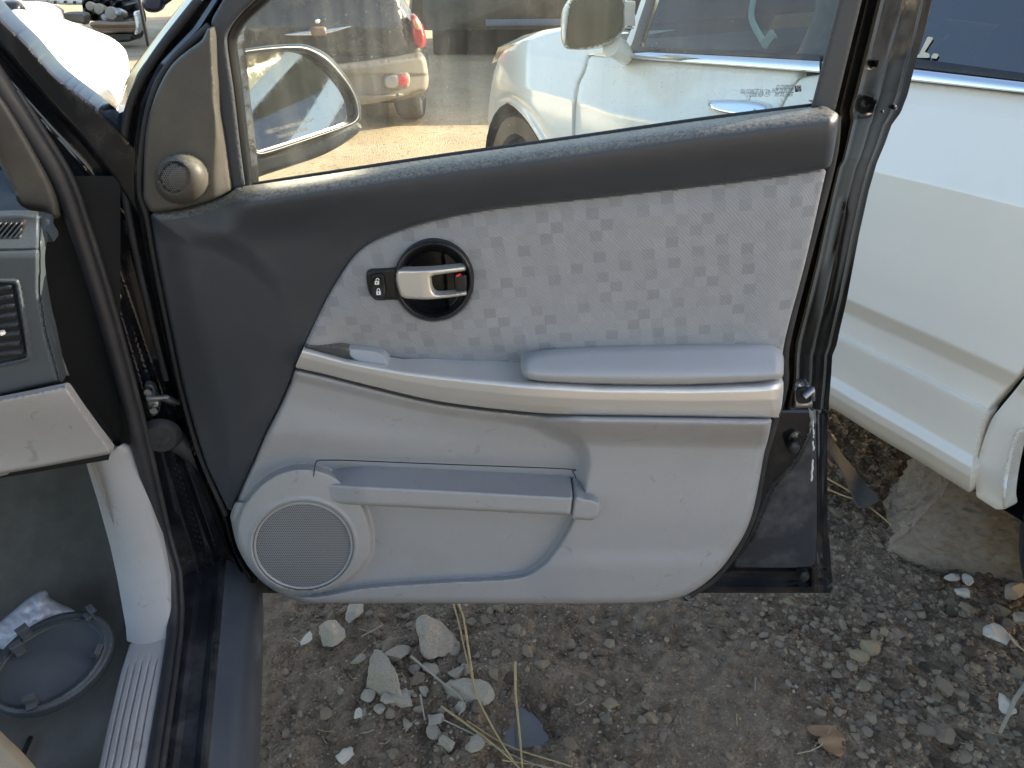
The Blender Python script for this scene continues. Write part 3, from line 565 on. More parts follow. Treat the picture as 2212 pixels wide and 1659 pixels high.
# shut-face hardware
panel('latch', [(1713, 838, 1), (1750, 832, 1), (1756, 872), (1752, 880, 1), (1716, 883, 1)], DOOR, lambda x, y, a, b: -.016 - .012*np.exp(-(((x-1740)/12)**2 + ((y-852)/16)**2)**2), M_STEEL, D_, cell=2.5, er=3, ed=.003, thick=.02)
panel('latch_slot', [(1722, 842), (1746, 840), (1748, 868), (1724, 870)], DOOR, lambda x, y, a, b: -.0135 + 0*x, M_HOLE, D_, cell=3, thick=.004)
tube('latch_fork', [DOOR.h(1736, 856, -.010), DOOR.h(1752, 843, -.012), DOOR.h(1757, 864, -.018)], [.006, .007, .003], M_STEEL, D_, 8)
def button(name, x, y, r, off, m, hgt=.010):
    return panel(name, circ(x, y, r, r, 20), DOOR, lambda X, Y, a, b: off + hgt*np.sqrt(np.clip(1 - (1-np.clip(a/r, 0, 1))**2, 0, 1)), m, D_, cell=1.8, thick=.012, smooth=80)
button('bump_dome', 1716, 946, 17, -.026, M_BLK, .010); button('rubber_buffer', 1714, 967, 14, -.020, M_RUB, .016); button('rubber_buffer', 1736, 1245, 12.5, -.070, M_RUB, .014)
for x, y, r in ((1933, 232, 6), (1907, 241, 4), (1922, 205, 5)): button('plug', x, y, r, -.088 if x > 1915 else -.075, M_BLK, .004)
def ragged(seed, n=16):
    rg = random.Random(seed); L_ = [(1756 + rg.uniform(-1.5, 1.5) + 2*math.sin(i/3), 905 + i*9) for i in range(n)]
    return [(x - rg.uniform(.4, 2.2), y) for x, y in L_] + [(x + rg.uniform(.4, 2.2), y) for x, y in reversed(L_)]
panel('peeling_sealant', ragged(3), DOOR, lambda x, y, a, b: -.052 + 0*x, M_MARK, D_, cell=1.2, thick=.002, smooth=0)
tube('edge_seal', pxtube([(1806, 250), (1795, 350), (1741, 562), (1697, 745), (1694, 830), (1674, 905), (1650, 990), (1628, 1105), (1592, 1184), (1545, 1246), (1490, 1284)], DOOR, -.014, 10), .007, M_RUB, D_, 8)
tube('edge_seal', pxtube([(452, 56), (368, 136), (325, 222), (307, 322), (303, 415), (318, 470), (334, 562), (366, 722), (394, 852), (434, 988), (488, 1112)], DOOR, -.006, 10), .0042, M_RUB, D_, 8)
tube('frame_seal', pxtube([(430, 0), (352, 99), (306, 170), (278, 240), (268, 310), (270, 409), (285, 500), (325, 680), (360, 820)], DOOR, -.030, 10), .0055, M_RUB, D_, 8)
# outside mirror seen through the glass
MIR = Pl((-.336, 1.20, 1.217), (.83, -.53, .17))
mg = [(500, 129), (522, 120), (573, 114), (640, 112), (677, 124), (714, 154), (751, 198), (765, 236), (763, 256), (742, 269), (640, 303), (575, 323), (560, 325), (550, 318), (541, 298), (516, 211)]
mo = [(489, 128), (500, 113), (560, 101), (640, 95), (677, 102), (714, 124), (751, 169), (774, 211), (780, 243), (775, 262), (739, 279), (640, 314), (575, 335), (556, 336), (543, 326), (531, 300), (505, 211)]
def resample(L_, n_):
    P = spline(L_, True, 1.0); an = np.arctan2(P[:, 1] - 215, P[:, 0] - 630); o_ = np.argsort(an); A = an[o_]; t_ = np.linspace(-math.pi, math.pi, n_ + 1)[:-1]
    rad = np.hypot(P[o_, 0] - 630, P[o_, 1] - 215); r_ = np.interp(t_, A, rad, period=2*math.pi)
    return np.stack([630 + r_*np.cos(t_), 215 + r_*np.sin(t_)], 1)
mo_, mg_ = resample(mo, 180), resample(mg, 180); rows = []
for k_, of_ in ((1.03, -.085), (1.015, -.05), (1.0, -.010), (.93, .002), (.75, .007), (.45, .007), (.16, .004), (.07, -.001), (.02, -.006), (-.04, -.009)):
    q_ = mg_ + (mo_ - mg_)*k_; rows.append(list(MIR.hit(q_[:, 0], q_[:, 1], np.full(180, of_))))
grid_loft('mirror_housing', rows, M_BLKP, D_, 180, True)
panel('mirror_glass', mg, MIR, lambda x, y, a, b: -.006 + 0*x, M_MIRROR, D_, cell=4, thick=.004, smooth=25)
panel('mirror_back', mo, MIR, lambda x, y, a, b: -.075 + 0*x, M_BLK, D_, cell=8, thick=.01)
panel('mirror_foot', [(520, 330, 1), (556, 338), (640, 318), (770, 270), (778, 282), (740, 312), (690, 338), (614, 364), (560, 382), (524, 398, 1)], Pl((-.33, 1.22, 1.15), (.35, -.93, .1)), lambda x, y, a, b: 0*x, M_CHAR, D_, cell=3, er=10, ed=.02, thick=.06, smooth=70)
for body, x, y, wd in (('OBJECTS IN MIRROR ARE CLOSER', 574, 290, 172), ('THAN THEY APPEAR', 600, 300, 105)):
    p0 = MIR.h(x, y, -.0055), MIR.h(x + wd*.62, y - wd*.17, -.0055); e = (p0[1] - p0[0]); nn = Vector(MIR.n); ay = nn.cross(e.normalized())
    t = text_mesh('mirror_text', body, 1, M_INK, (p0[0], (1, 0, 0), (0, 1, 0)), D_); W_ = max(v.co.x for v in t.data.vertices) - p0[0].x
    for v in t.data.vertices:
        lx, ly = (v.co.x - p0[0].x)/W_, (v.co.y - p0[0].y)
        v.co = p0[0] + e*lx + ay*(ly*.0075)
# ------------------------------------------------------------------ body of the black car round the open doorway
B_ = suv
HPs = 1.11
HP = SPl(HPs)
def hp_f(x, y, a, b):
    return .0 - .004*np.sin((x+.42*y)/26.)
ap = [(-80, -60, 1), (0, 35), (60, 94), (119, 161), (196, 221), (249, 268), (300, 325, 1), (335, 480), (420, 800), (520, 1100), (556, 1290, 1), (470, 1300, 1), (375, 1290), (345, 1150), (250, 760), (165, 490), (122, 384), (50, 270), (-10, 180), (-80, 90, 1)]
pline = spline([(-80, 15), (0, 100), (110, 225), (180, 300), (250, 390), (330, 520)], False)
def ap_f(x, y, a, b):
    P = np.stack([x, y], 1); d1, _ = near(P, pline, False)
    side = y - np.interp(x, [-80, 0, 110, 180, 250, 330], [15, 100, 225, 300, 390, 520])
    up = .022*(1 - sstep(-6, 8, side))*(y < 520)                      # outer windscreen pillar skin stands proud of the inner flange
    lowr = -.02*sstep(480, 560, y)*sstep(40, 60, x - (165 + (y-490)*.30))
    step_ = .012*(1 - sstep(0, 14, x - (205 + (y-470)*.345)))*(y > 470)
    seam = .006*np.exp(-((x - np.interp(y, [470, 500, 570, 600, 640, 1290], [176, 205, 226, 250, 268, 470]))/5)**2)*(y > 430)
    return up + lowr + step_ + seam + .004*np.exp(-((side-60)/8)**2)*(y < 480)
panel('hinge_pillar', ap, HP, ap_f, M_BLKD, B_, cell=4, er=6, ed=.006, thick=.05, smooth=45)
# bonnet edge and wing just ahead of the pillar (dark, low)
wing = [rs(-.245, 1.13, 1.0), rs(-.235, 1.5, .985), rs(-.25, 2.0, .95), rs(-.30, 2.35, .88)]
wrows = []
for p_ in wing:
    wrows.append([p_ + Vector(RGT)*(-1.35), p_ + Vector(RGT)*(-.5) + Vector((0, 0, .02)), p_ + Vector(RGT)*(-.12) + Vector((0, 0, .005)), p_, p_ + Vector(RGT)*.02 + Vector((0, 0, -.12)), p_ + Vector(RGT)*.015 + Vector((0, 0, -.45))])
grid_loft('wing', wrows, M_BLK, B_)
# door-opening weatherstrip
M_WSTR = mat('weatherstrip_rubber', (.018, .019, .024), .5, dirt=(.10, .10, .10), damt=.15, dscale=25)
wsL = [(-40, 130), (0, 186), (60, 276), (127, 384), (166, 490), (208, 620), (246, 750), (296, 940), (346, 1150)]
pts = pxtube(wsL, SPl(1.07), 0, 8)
pts += [rs(-.335, s_, z_) for s_, z_ in ((1.035, .50), (.985, .463), (.94, .45), (.85, .447), (.6, .447), (.3, .447), (0, .447), (-.4, .447))]
tube('weatherstrip', pts, [.015 - .004*min(1, i/40) if i < len(pts)-8 else .0095 for i in range(len(pts))], M_WSTR, B_, 10)
tube('weatherstrip', [p_ + Vector(RGT)*.012 + Vector(FWD)*.004 for p_ in pts[10:]], .005, M_RUB, B_, 8)
# windscreen pillar trim
panel('pillar_trim', [(-80, 80, 1), (0, 200), (40, 262), (100, 372), (124, 430), (130, 470, 1), (108, 474), (92, 458), (62, 453), (38, 446), (28, 425), (16, 390), (-80, 200, 1)], SPl(1.05), lambda x, y, a, b: .0 + 0*x, M_CHAR2, B_, cell=4, er=16, ed=.014, thick=.04, smooth=70)
# windscreen glass base and dash top behind it
panel('dash_top', [(-120, 300, 1), (20, 380), (40, 440), (112, 470, 1), (112, 500, 1), (-120, 500, 1)], Pl(rs(-.4, 1.0, 1.13), -FWD*.5 + UP*.85), lambda x, y, a, b: 0*x, M_DASH, B_, cell=8, thick=.02)
# dashboard end
DS = [(-160, 472, 1), (0, 462), (60, 462), (100, 468), (111, 480), (100, 520), (93, 545), (92, 580), (99, 632), (108, 680), (118, 719), (132, 791), (139, 823, 1), (70, 838), (0, 854), (-160, 884, 1)]
dash_edge = lambda y: np.interp(y, [480, 545, 632, 719, 791, 823], [86, 84, 84, 98, 118, 126])
def dash_f(x, y, a, b):
    v = .0 + .035*sstep(470, 560, y) - .004*np.exp(-((y - (541 - x*.02))/2.5)**2)*(x < 88)
    v = v - .007*np.exp(-((x - dash_edge(y))/3)**2) - .02*sstep(0, 14, x - dash_edge(y))
    fr_ = inside(np.stack([x, y], 1), VF); d_, _ = near(np.stack([x, y], 1), VF)
    return v + fr_*(.004*sstep(0, 4, d_) - .010*sstep(8, 12, d_))
VF = spline([(-40, 598, 1), (0, 601), (32, 603), (42, 610), (50, 650), (60, 710), (67, 760), (66, 776), (52, 783), (0, 794), (-40, 802, 1)], True)
panel('dashboard', DS, SPl(.99), dash_f, M_DASH, B_, cell=2.6, er=7, ed=.008, thick=.012, smooth=60)
dash = B_.children[-1]
dash = [c for c in B_.children if c.name.startswith('dashboard')][0]
VI = [(-40, 612, 1), (0, 613), (20, 613), (27, 620), (34, 655), (44, 712), (52, 755), (50, 767), (40, 771), (0, 778), (-40, 786, 1)]
panel('vent_cavity', VI, SPl(.99), lambda x, y, a, b: .0345 + 0*x, M_HOLE, dash, cell=4, thick=.003)
for i in range(8):
    y0 = 619 + i*20.2; x1 = 25 + i*3.4
    panel('vent_slat', [(-40, y0 + 7, 1), (0, y0 + 2), (x1 - 2, y0 - 1), (x1, y0 + 6, 1), (0, y0 + 10), (-40, y0 + 15, 1)], SPl(.99), lambda x, y, a, b: .043 - .008*np.clip((y - y0)/10, 0, 1), M_DASH, dash, cell=2.2, er=2, ed=.002, thick=.012, smooth=60)
tube('vent_wheel', [SPl(.99).h(2, 716, .047), SPl(.99).h(6, 722, .047)], .004, M_MARK, dash, 6)
# demister grille
DG = [(-60, 486, 1), (0, 482), (48, 478, 1), (54, 482), (46, 512, 1), (40, 515), (0, 520), (-60, 527, 1)]
panel('demister_frame', DG, SPl(.99), lambda x, y, a, b: .014 + 0*x, M_HOLE, dash, cell=3, er=2, ed=.002, thick=.01)
for i in range(7):
    x0 = -30 + i*11.5
    panel('demister_slat', [(x0, 517, 1), (x0 + 28, 483, 1), (x0 + 32.5, 483, 1), (x0 + 4.5, 517, 1)] if x0 + 32 < 52 else [(x0, 516, 1), (x0 + 46 - x0 - 2, 498 - (46 - x0)*.2, 1), (x0 + 46 - x0, 502 - (46 - x0)*.2, 1), (x0 + 4.5, 516, 1)],
          SPl(.99), lambda x, y, a, b: .0185 + 0*x, M_DASH, dash, cell=2, thick=.006, smooth=0)
# glove box
GBX = [(-160, 892, 1), (0, 861), (70, 847), (132, 834), (146, 832), (155, 842), (175, 872), (210, 920), (243, 964), (246, 972), (236, 981, 1), (180, 992), (90, 1009), (0, 1025), (-160, 1055, 1)]
gedge = lambda y: np.interp(y, [832, 872, 920, 966, 981], [140, 163, 197, 232, 237])
panel('glove_box', GBX, SPl(.985), lambda x, y, a, b: .055 - .03*sstep(840, 1000, y) - .010*sstep(-2, 8, x - gedge(y)), M_GREY, B_, cell=3, er=8, ed=.010, thick=.006, smooth=60)
panel('dash_underside', [(-160, 870, 1), (139, 822, 1), (250, 968, 1), (255, 990, 1), (-160, 1060, 1)], SPl(1.03), lambda x, y, a, b: 0*x, M_BLKP, B_, cell=14, thick=.02)
# kick panel running into the ribbed sill plate
rows = []
for (xl, yl, xr, yr, sl_, sr_, z_) in [(250, 962, 268, 957, 1.075, 1.075, None), (236, 966, 280, 963, 1.075, 1.073, None), (200, 978, 287, 978, 1.075, 1.07, None), (184, 993, 290, 990, 1.075, 1.07, None), (198, 1040, 303, 1030, 1.074, 1.065, None), (212, 1085, 325, 1090, 1.068, 1.055, None), (238, 1179, 352, 1179, 1.052, 1.04, None), (253, 1247, 365, 1247, 1.028, 1.015, None), (264, 1310, 369, 1310, .998, .985, None), (272, 1355, 364, 1352, .975, .96, None), (274, 1384, 359, 1384, 0, 0, .45)]:
    if z_ is None: A_, Bq = SPl(sl_).h(xl, yl), SPl(sr_).h(xr, yr)
    else: A_, Bq = ZPl(z_).h(xl, yl), ZPl(z_).h(xr, yr)
    n_ = 14; row = []
    for k in range(n_ + 1):
        t = k/n_; q = A_.lerp(Bq, t); bul = math.sin(math.pi*t)
        q = q - Vector(FWD)*.012*bul + Vector((0, 0, .004*bul)); row.append(q)
    row = row + [row[-1] + Vector(FWD)*.03 + Vector((0, 0, -.025))]
    rows.append(row)
def plate_profile(ribs):
    pr = []
    for r_ in np.linspace(-.408, -.345, 64):
        t = (r_ + .408)/.063; z_ = .4485 + .006*math.sin(math.pi*t)**.5 if 0 < t < 1 else .4485
        if ribs:
            for k in range(5): z_ -= .0042*math.exp(-((r_ - (-.398 + k*.0105))/.0011)**2)
        pr.append((r_, z_))
    return [(-.420, .37), (-.414, .43)] + pr + [(-.342, .435)]
sub = lambda P, n_: [P[min(len(P)-1, int(round(i*(len(P)-1)/(n_-1))))] for i in range(n_)]
grid_loft('kick_panel', rows, M_GREY, B_, 75)
prow = []
for s_, rb in [(.945, 0), (.925, 0), (.9, 0), (.888, 1), (.8, 1), (.6, 1), (.4, 1), (.2, 1), (0, 1), (-.35, 1)]:
    dr = .012*max(0, (s_ - .86)/.08) ; prow.append([rs(r_ + dr*.5, s_, z_) for r_, z_ in plate_profile(rb)])
grid_loft('sill_plate', prow, M_GREY, B_, 40)
# black painted sill and rocker
prof = [(-.345, .40), (-.335, .432), (-.325, .436), (-.312, .436), (-.305, .430), (-.285, .430), (-.278, .436), (-.273, .4405), (-.268, .4405), (-.264, .432), (-.258, .428), (-.245, .424), (-.232, .415), (-.223, .402), (-.218, .385), (-.215, .34), (-.222, .28), (-.26, .25), (-.33, .24)]
sill_rows = [[rs(r_, s_, z_ + (.0 if s_ < .95 else (s_-.95)*.02)) for r_, z_ in prof] for s_ in (-.6, -.2, .2, .5, .7, .8, .9, .97, 1.04, 1.12)]
grid_loft('sill', [r_[:10] for r_ in sill_rows], M_SILL, B_, 35)
grid_loft('rocker', [r_[9:] for r_ in sill_rows], M_ROCK, B_, 45)
# carpeted footwell
frows = []
for s_, z_ in [(-.5, .36), (.2, .36), (.5, .355), (.7, .352), (.85, .35), (.98, .352), (1.08, .37), (1.18, .43), (1.3, .53), (1.42, .66), (1.5, .82)]:
    row = []
    for r_ in np.linspace(-1.35, -.41, 24):
        hump = .22*math.exp(-((r_ + 1.30)/.16)**2) + .05*sstep(-.5, -.41, r_)
        row.append(rs(r_, s_, z_ + hump + .006*mnoise.noise(Vector((r_*6, s_*6, 0)))))
    frows.append(row)
grid_loft('carpet', frows, M_CARPET, B_, 80)
grid_loft('footwell_side', [[rs(-.40, s_, z_) for s_ in (1.05, 1.2, 1.35, 1.5)] for z_ in (.36, .6, .8, 1.0)], M_CARPET, B_)
grid_loft('bulkhead', [[rs(r_, 1.5, z_) for r_ in (-1.5, -1.0, -.38)] for z_ in (.7, .9, 1.12)], M_BLKP, B_)
grid_loft('cowl_side', [[SPl(1.09).h(x_, y_) for x_ in (60, 130, 200, 260)] for y_ in (380, 520, 680, 840, 1000)], M_HOLE, B_)
# heel-mat crease
tube('carpet_seam', [rs(-.60, .45, .362), rs(-.585, .6, .360), rs(-.575, .75, .357), rs(-.56, .88, .356)], .004, M_HOLE, B_, 6)
# corner of the front seat
panel('seat_corner', [(-60, 1560), (-10, 1572), (20, 1598), (55, 1632), (84, 1675), (60, 1720), (-60, 1720)], ZPl(.56), lambda x, y, a, b: 0*x, M_SEAT, B_, cell=4, er=30, ed=.05, thick=.15, smooth=80)
# door check strap, its bolts and the wiring boot
CH = SPl(1.085)
panel('check_bracket', [(311, 833), (318, 828), (332, 832), (340, 850), (346, 872), (342, 892), (330, 898), (320, 884), (313, 858)], CH, lambda x, y, a, b: .002 + 0*x, M_STEEL, B_, cell=2.5, er=4, ed=.004, thick=.008)
tube('check_strap', [CH.h(326, 862, .012), CH.h(352, 858, .02), Vector(DOOR.h(405, 882, -.075))], [.011, .010, .009], M_STEEL, B_, 8, .45)
for bx, by in ((321, 842), (333.5, 882)):
    lathe('bolt', CH.h(bx, by, .004), -FWD, [(.0001, .008), (.0055, .008), (.0062, .006), (.0062, .0)], mat('bolt_zinc', (.7, .7, .7), .25, metal=1.0), B_, 12)
bo = [CH.h(345, 938, .0), CH.h(362, 950, .012), CH.h(385, 965, .03), CH.h(412, 982, .04), Vector(DOOR.h(440, 1002, -.06))]
P3 = [bo[0].lerp(bo[-1], t) + Vector((0, 0, .012*math.sin(t*3.1))) for t in np.linspace(0, 1, 33)]
tube('wiring_boot', P3, [.0185 + .0028*math.sin(i*2.1) - .004*i/33 for i in range(33)], M_RUB, B_, 14)
lathe('boot_collar', CH.h(348, 940, .0), -FWD, [(.001, .012), (.024, .012), (.030, .004), (.032, 0)], M_RUB, B_, 24)
for bx, by in ((252, 642), (63, 352)):
    lathe('bolt', HP.h(bx, by, .008), -FWD, [(.0001, .004), (.005, .004), (.009, .002), (.010, 0)], M_BLK, B_, 14)

# =================================================================== loose things in the footwell
OV = Pl(rs(-.58, .76, .40), np.array([.10, -.22, 1.0]))
def oval(cx, cy, a_, b_, ang, n=44):
    ca, sa = math.cos(ang), math.sin(ang); return [(cx + a_*math.cos(t)*ca - b_*math.sin(t)*sa, cy + a_*math.cos(t)*sa + b_*math.sin(t)*ca) for t in np.linspace(0, 2*math.pi, n, False)]
oc = oval(108, 1432, 152, 89, R_(-33))
oci = oval(104, 1434, 133, 72, R_(-33))
ovr = root('oval_cover', tuple(OV.h(108, 1432)), 'dark grey plastic oval cover with four clips lying on the footwell carpet', 'cover')
ip = spline(oci)
def oc_f(x, y, a, b):
    P = np.stack([x, y], 1); d, _ = near(P, ip); s = np.where(inside(P, ip), d, -d)
    return .010 - .008*sstep(-3, 5, s) + .004*np.exp(-((s+2)/3)**2)
panel('rim', oc, OV, oc_f, M_MAT, ovr, cell=2.6, er=5, ed=.004, thick=.014, smooth=60)
def clip(x, y, ang):
    c = OV.h(x, y, .013); q = OV.h(x + 10*math.cos(ang), y + 10*math.sin(ang), .013); e1 = (q - c).normalized(); nn = Vector(OV.n); e2 = nn.cross(e1)
    bm = bmesh.new(); box_bm(bm, c + nn*.006, (e1, e2, nn), (.009, .0018, .011), .0008); box_bm(bm, c + nn*.015 + e2*.003, (e1, e2, nn), (.009, .005, .0016), .0006); box_bm(bm, c + nn*.003 - e2*.006, (e1, e2, nn), (.0075, .005, .003), .0006)
    frombm('clip', bm, M_MAT, ovr, 30)
for a_ in ((198, 1328, R_(50)), (214, 1412, R_(110)), (70, 1520, R_(-20)), (55, 1370, R_(-35)), (42, 1405, R_(-35))): clip(*a_)
# white bag
bg_ = [(-60, 1395), (-10, 1352), (25, 1322), (60, 1293), (90, 1275), (101, 1277), (103, 1288), (130, 1304), (160, 1320), (130, 1345), (90, 1380), (50, 1410), (15, 1405), (-30, 1390)]
def bag_f(x, y, a, b):
    nz = np.array([mnoise.noise(Vector((p_/17., q_/17., .3))) + .5*mnoise.noise(Vector((p_/7., q_/9., 2.3))) for p_, q_ in zip(x, y)])
    return .05*np.sqrt(np.clip(a/55, 0, 1)) + .006*nz*sstep(0, 12, a)
bag = panel('plastic_bag', bg_, Pl(rs(-.6, .9, .36), np.array([.05, -.35, 1.0])), bag_f, M_BAG, None, cell=2.4, thick=.006, smooth=70)
tag(bag, 'crumpled white plastic packet lying on the carpet behind the oval cover', 'packet')
# =================================================================== ground
def vnoise(x, y, seed=0):
    r = np.random.default_rng(seed); T = r.random((256, 256)); xi = np.floor(x).astype(int); yi = np.floor(y).astype(int); fx = x - xi; fy = y - yi
    fx = fx*fx*(3-2*fx); fy = fy*fy*(3-2*fy); g = lambda a, b: T[a % 256, b % 256]
    return (g(xi, yi)*(1-fx) + g(xi+1, yi)*fx)*(1-fy) + (g(xi, yi+1)*(1-fx) + g(xi+1, yi+1)*fx)*fy - .5
def gh(x, y):
    """ground height"""
    x = np.asarray(x, float); y = np.asarray(y, float)
    ox = np.maximum(np.maximum(-.55 - x, x - 1.75), 0); oy = np.maximum(np.maximum(.72 - y, y - 1.75), 0); nr = 1 - np.clip(np.hypot(ox, oy)/.8, 0, 1); mid = 1 - np.clip(np.hypot(ox, oy)/3.5, 0, 1)
    h = .05*vnoise(x*1.1, y*1.1, 1) + mid*.024*vnoise(x*4, y*4, 2) + nr*(.020*vnoise(x*11, y*11, 3) + .018*vnoise(x*27, y*27, 4) + .014*vnoise(x*52, y*52, 5) + .009*np.abs(vnoise(x*88, y*88, 6)))
    smooth_ = np.exp(-(((x-.45)/.45)**2 + ((y-.98)/.22)**2))
    h = h*(1 - .55*smooth_); pud = np.exp(-(((x-.01)/.085)**2 + ((y-.995)/.070)**2)); h = h - .074*pud + .045*vnoise(x*13 + 3, y*13, 8)*np.sqrt(pud) + .03*vnoise(x*31, y*31, 9)*np.sqrt(pud)
    return h - .015
ZG = lambda x, y: float(gh(np.array([x]), np.array([y]))[0])
def axis(lo, d0, d1, hi, step):
    a = list(np.arange(d0, d1, step)); s_ = step; v = d0; L_ = []
    while v > lo: s_ *= 1.16; v -= s_; L_.append(v)
    s_ = step; v = a[-1]; U_ = []
    while v < hi: s_ *= 1.12; v += s_; U_.append(v)
    return np.array(L_[::-1] + a + U_)
ax_ = axis(-160, -.55, 1.75, 160, .0062); ay_ = axis(-80, .72, 1.75, 260, .0062)
gx, gy = np.meshgrid(ax_, ay_); gz = gh(gx, gy)
far = np.clip((np.hypot(gx, gy) - 25)/40, 0, 1); gz = gz*(1-far)
V = np.stack([gx, gy, gz], -1).reshape(-1, 3); nx_, ny_ = len(ax_), len(ay_)
jj, ii = np.mgrid[0:ny_-1, 0:nx_-1]; a = (jj*nx_ + ii).ravel(); F = np.stack([a, a+1, a+nx_+1, a+nx_], 1)
def ground_mat():
    m = bpy.data.materials.new('dirt'); m.use_nodes = True; N = m.node_tree.nodes; L = m.node_tree.links; b = N['Principled BSDF']
    tc = N.new('ShaderNodeTexCoord')
    def nz(s_, det=6, ro=.6):
        n = N.new('ShaderNodeTexNoise'); n.inputs['Scale'].default_value = s_; n.inputs['Detail'].default_value = det; n.inputs['Roughness'].default_value = ro; L.new(tc.outputs['Object'], n.inputs['Vector']); return n.outputs['Fac']
    def rng(v, a, b_, c=0, d=1):
        n = N.new('ShaderNodeMapRange'); n.inputs['From Min'].default_value = a; n.inputs['From Max'].default_value = b_; n.inputs['To Min'].default_value = c; n.inputs['To Max'].default_value = d; L.new(v, n.inputs['Value']); return n.outputs[0]
    def mix(f_, A, B):
        n = N.new('ShaderNodeMix'); n.data_type = 'RGBA'; L.new(f_, n.inputs['Factor'])
        for k_, v in (('A', A), ('B', B)):
            if isinstance(v, tuple): n.inputs[k_].default_value = (*v, 1)
            else: L.new(v, n.inputs[k_])
        return n.outputs['Result']
    mud = mix(rng(nz(3.2), .35, .68), (.128, .082, .046), (.232, .168, .112))
    mud = mix(rng(nz(38), .42, .66), mud, (.285, .215, .150))
    mud = mix(rng(nz(140, 3), .60, .72), mud, (.40, .335, .255))
    mud = mix(rng(nz(95, 4), .36, .28), mud, (.06, .045, .032))  # near-black flecks painted in as shaded crevices
    dry = mix(rng(nz(2.0, 8), .35, .7), (.42, .325, .20), (.56, .455, .30))
    dry = mix(rng(nz(30, 5), .55, .7), dry, (.20, .15, .09))
    sp = N.new('ShaderNodeSeparateXYZ'); L.new(tc.outputs['Object'], sp.inputs[0])
    vd = N.new('ShaderNodeVectorMath'); vd.operation = 'DISTANCE'; vd.inputs[1].default_value = (.75, 1.15, 0); L.new(tc.outputs['Object'], vd.inputs[0])
    k = N.new('ShaderNodeMath'); k.operation = 'ADD'; L.new(vd.outputs['Value'], k.inputs[0]); L.new(rng(nz(1.1), 0, 1, -.9, .9), k.inputs[1])
    L.new(mix(rng(k.outputs[0], 1.7, 2.7), mud, dry), b.inputs['Base Color'])
    wet = rng(nz(2.4), .40, .62, .55, .92); L.new(wet, b.inputs['Roughness'])
    bp = N.new('ShaderNodeBump'); bp.inputs['Strength'].default_value = .9; bp.inputs['Distance'].default_value = .007
    vo = N.new('ShaderNodeTexVoronoi'); vo.inputs['Scale'].default_value = 130; L.new(tc.outputs['Object'], vo.inputs['Vector'])
    ad = N.new('ShaderNodeMath'); ad.operation = 'ADD'; L.new(vo.outputs['Distance'], ad.inputs[0]); L.new(nz(220, 4), ad.inputs[1]); L.new(ad.outputs[0], bp.inputs['Height']); L.new(bp.outputs[0], b.inputs['Normal'])
    return m
M_DIRT = ground_mat()
g = pydata('ground', V, F, M_DIRT, None, 180); g['kind'] = 'structure'
# puddle
def puddle_mat():
    m = mat('puddle_water', (.13, .115, .10), .10, var=.3, vscale=20, bump=.05, bscale=30, spec=.6); return m
GZ0 = ZPl(-.012)
pw = panel('puddle', [(960, 1500), (1000, 1430), (1100, 1400), (1200, 1430), (1250, 1520), (1230, 1630), (1110, 1680), (1000, 1640)], ZPl(-.052), lambda x, y, a, b: 0*x, puddle_mat(), None, cell=8, thick=.01); pw['kind'] = 'structure'

# ------------------------------------------------------------------ stones
def rock_mesh(name, seed, sub=4, cuts=9, rough=.10, flat=.75):
    rg = random.Random(seed); bm = bmesh.new(); bmesh.ops.create_icosphere(bm, subdivisions=sub, radius=1)
    pl = []
    for _ in range(cuts):
        v = Vector((rg.gauss(0, 1), rg.gauss(0, 1), rg.gauss(0, 1))).normalized(); pl.append((v, rg.uniform(.42, .80)))
    o_ = Vector((rg.uniform(0, 50), rg.uniform(0, 50), rg.uniform(0, 50)))
    for v in bm.verts:
        for n_, d_ in pl:
            k = v.co.dot(n_) - d_
            if k > 0: v.co -= n_*k*.97
        v.co += v.co.normalized()*(mnoise.noise(v.co*2.2 + o_)*rough + mnoise.noise(v.co*6 + o_)*rough*.4 + ((mnoise.noise(v.co*13 + o_)*.30 + mnoise.noise(v.co*29 + o_)*.20)*rough if sub > 2 else 0))
        v.co.z *= flat
    me = bpy.data.meshes.new(name); bm.to_mesh(me); bm.free(); me.shade_smooth(); me.set_sharp_from_angle(angle=R_(26)); return me
def stone_mat(name, c, muddy=.6, spec=.3, msc=9):
    return mat(name, c, .85, var=.22, vscale=18, bump=1.0, bscale=110, dirt=(.15, .115, .082), damt=muddy, dscale=msc, spec=spec)
M_CONC = stone_mat('concrete_rubble', (.40, .345, .275), .8, msc=13); M_CONC2 = stone_mat('pale_rubble', (.45, .40, .33), .65, msc=25); M_STW = stone_mat('white_stone', (.64, .60, .53), .25, msc=40)
M_STG = stone_mat('grey_stone', (.26, .21, .15), .5, msc=30); M_STB = stone_mat('brown_stone', (.33, .265, .175), .5, msc=30); M_STD = stone_mat('dark_stone', (.20, .17, .13), .5, msc=30)
def place_rock(name, x, y, wd, hh, ratio, seed, m, label, group=None, rot=0, tilt=0, sub=4, cuts=9, z0=0, rough=.10, sink=.38):
    """x, y: where its middle meets the ground in the photo; wd: width in photo units; hh: height/width; ratio: depth/width"""
    p_ = ZPl(z0 - .01).h(x, y); k = (p_ - Vector(C0)).length / FO * .97; a_ = wd/2*k*.9
    me = rock_mesh(name, seed, sub, cuts, rough); me.materials.append(m)
    o = bpy.data.objects.new(name, me); COL.objects.link(o); o.scale = (a_*1.18, a_*1.18*ratio, a_*1.4*hh); o.rotation_euler = (tilt, 0, rot)
    o.location = (p_.x, p_.y, max(ZG(p_.x, p_.y), z0) + a_*hh*(.9 - 2*sink) )
    return tag(o, label, 'rock', group)
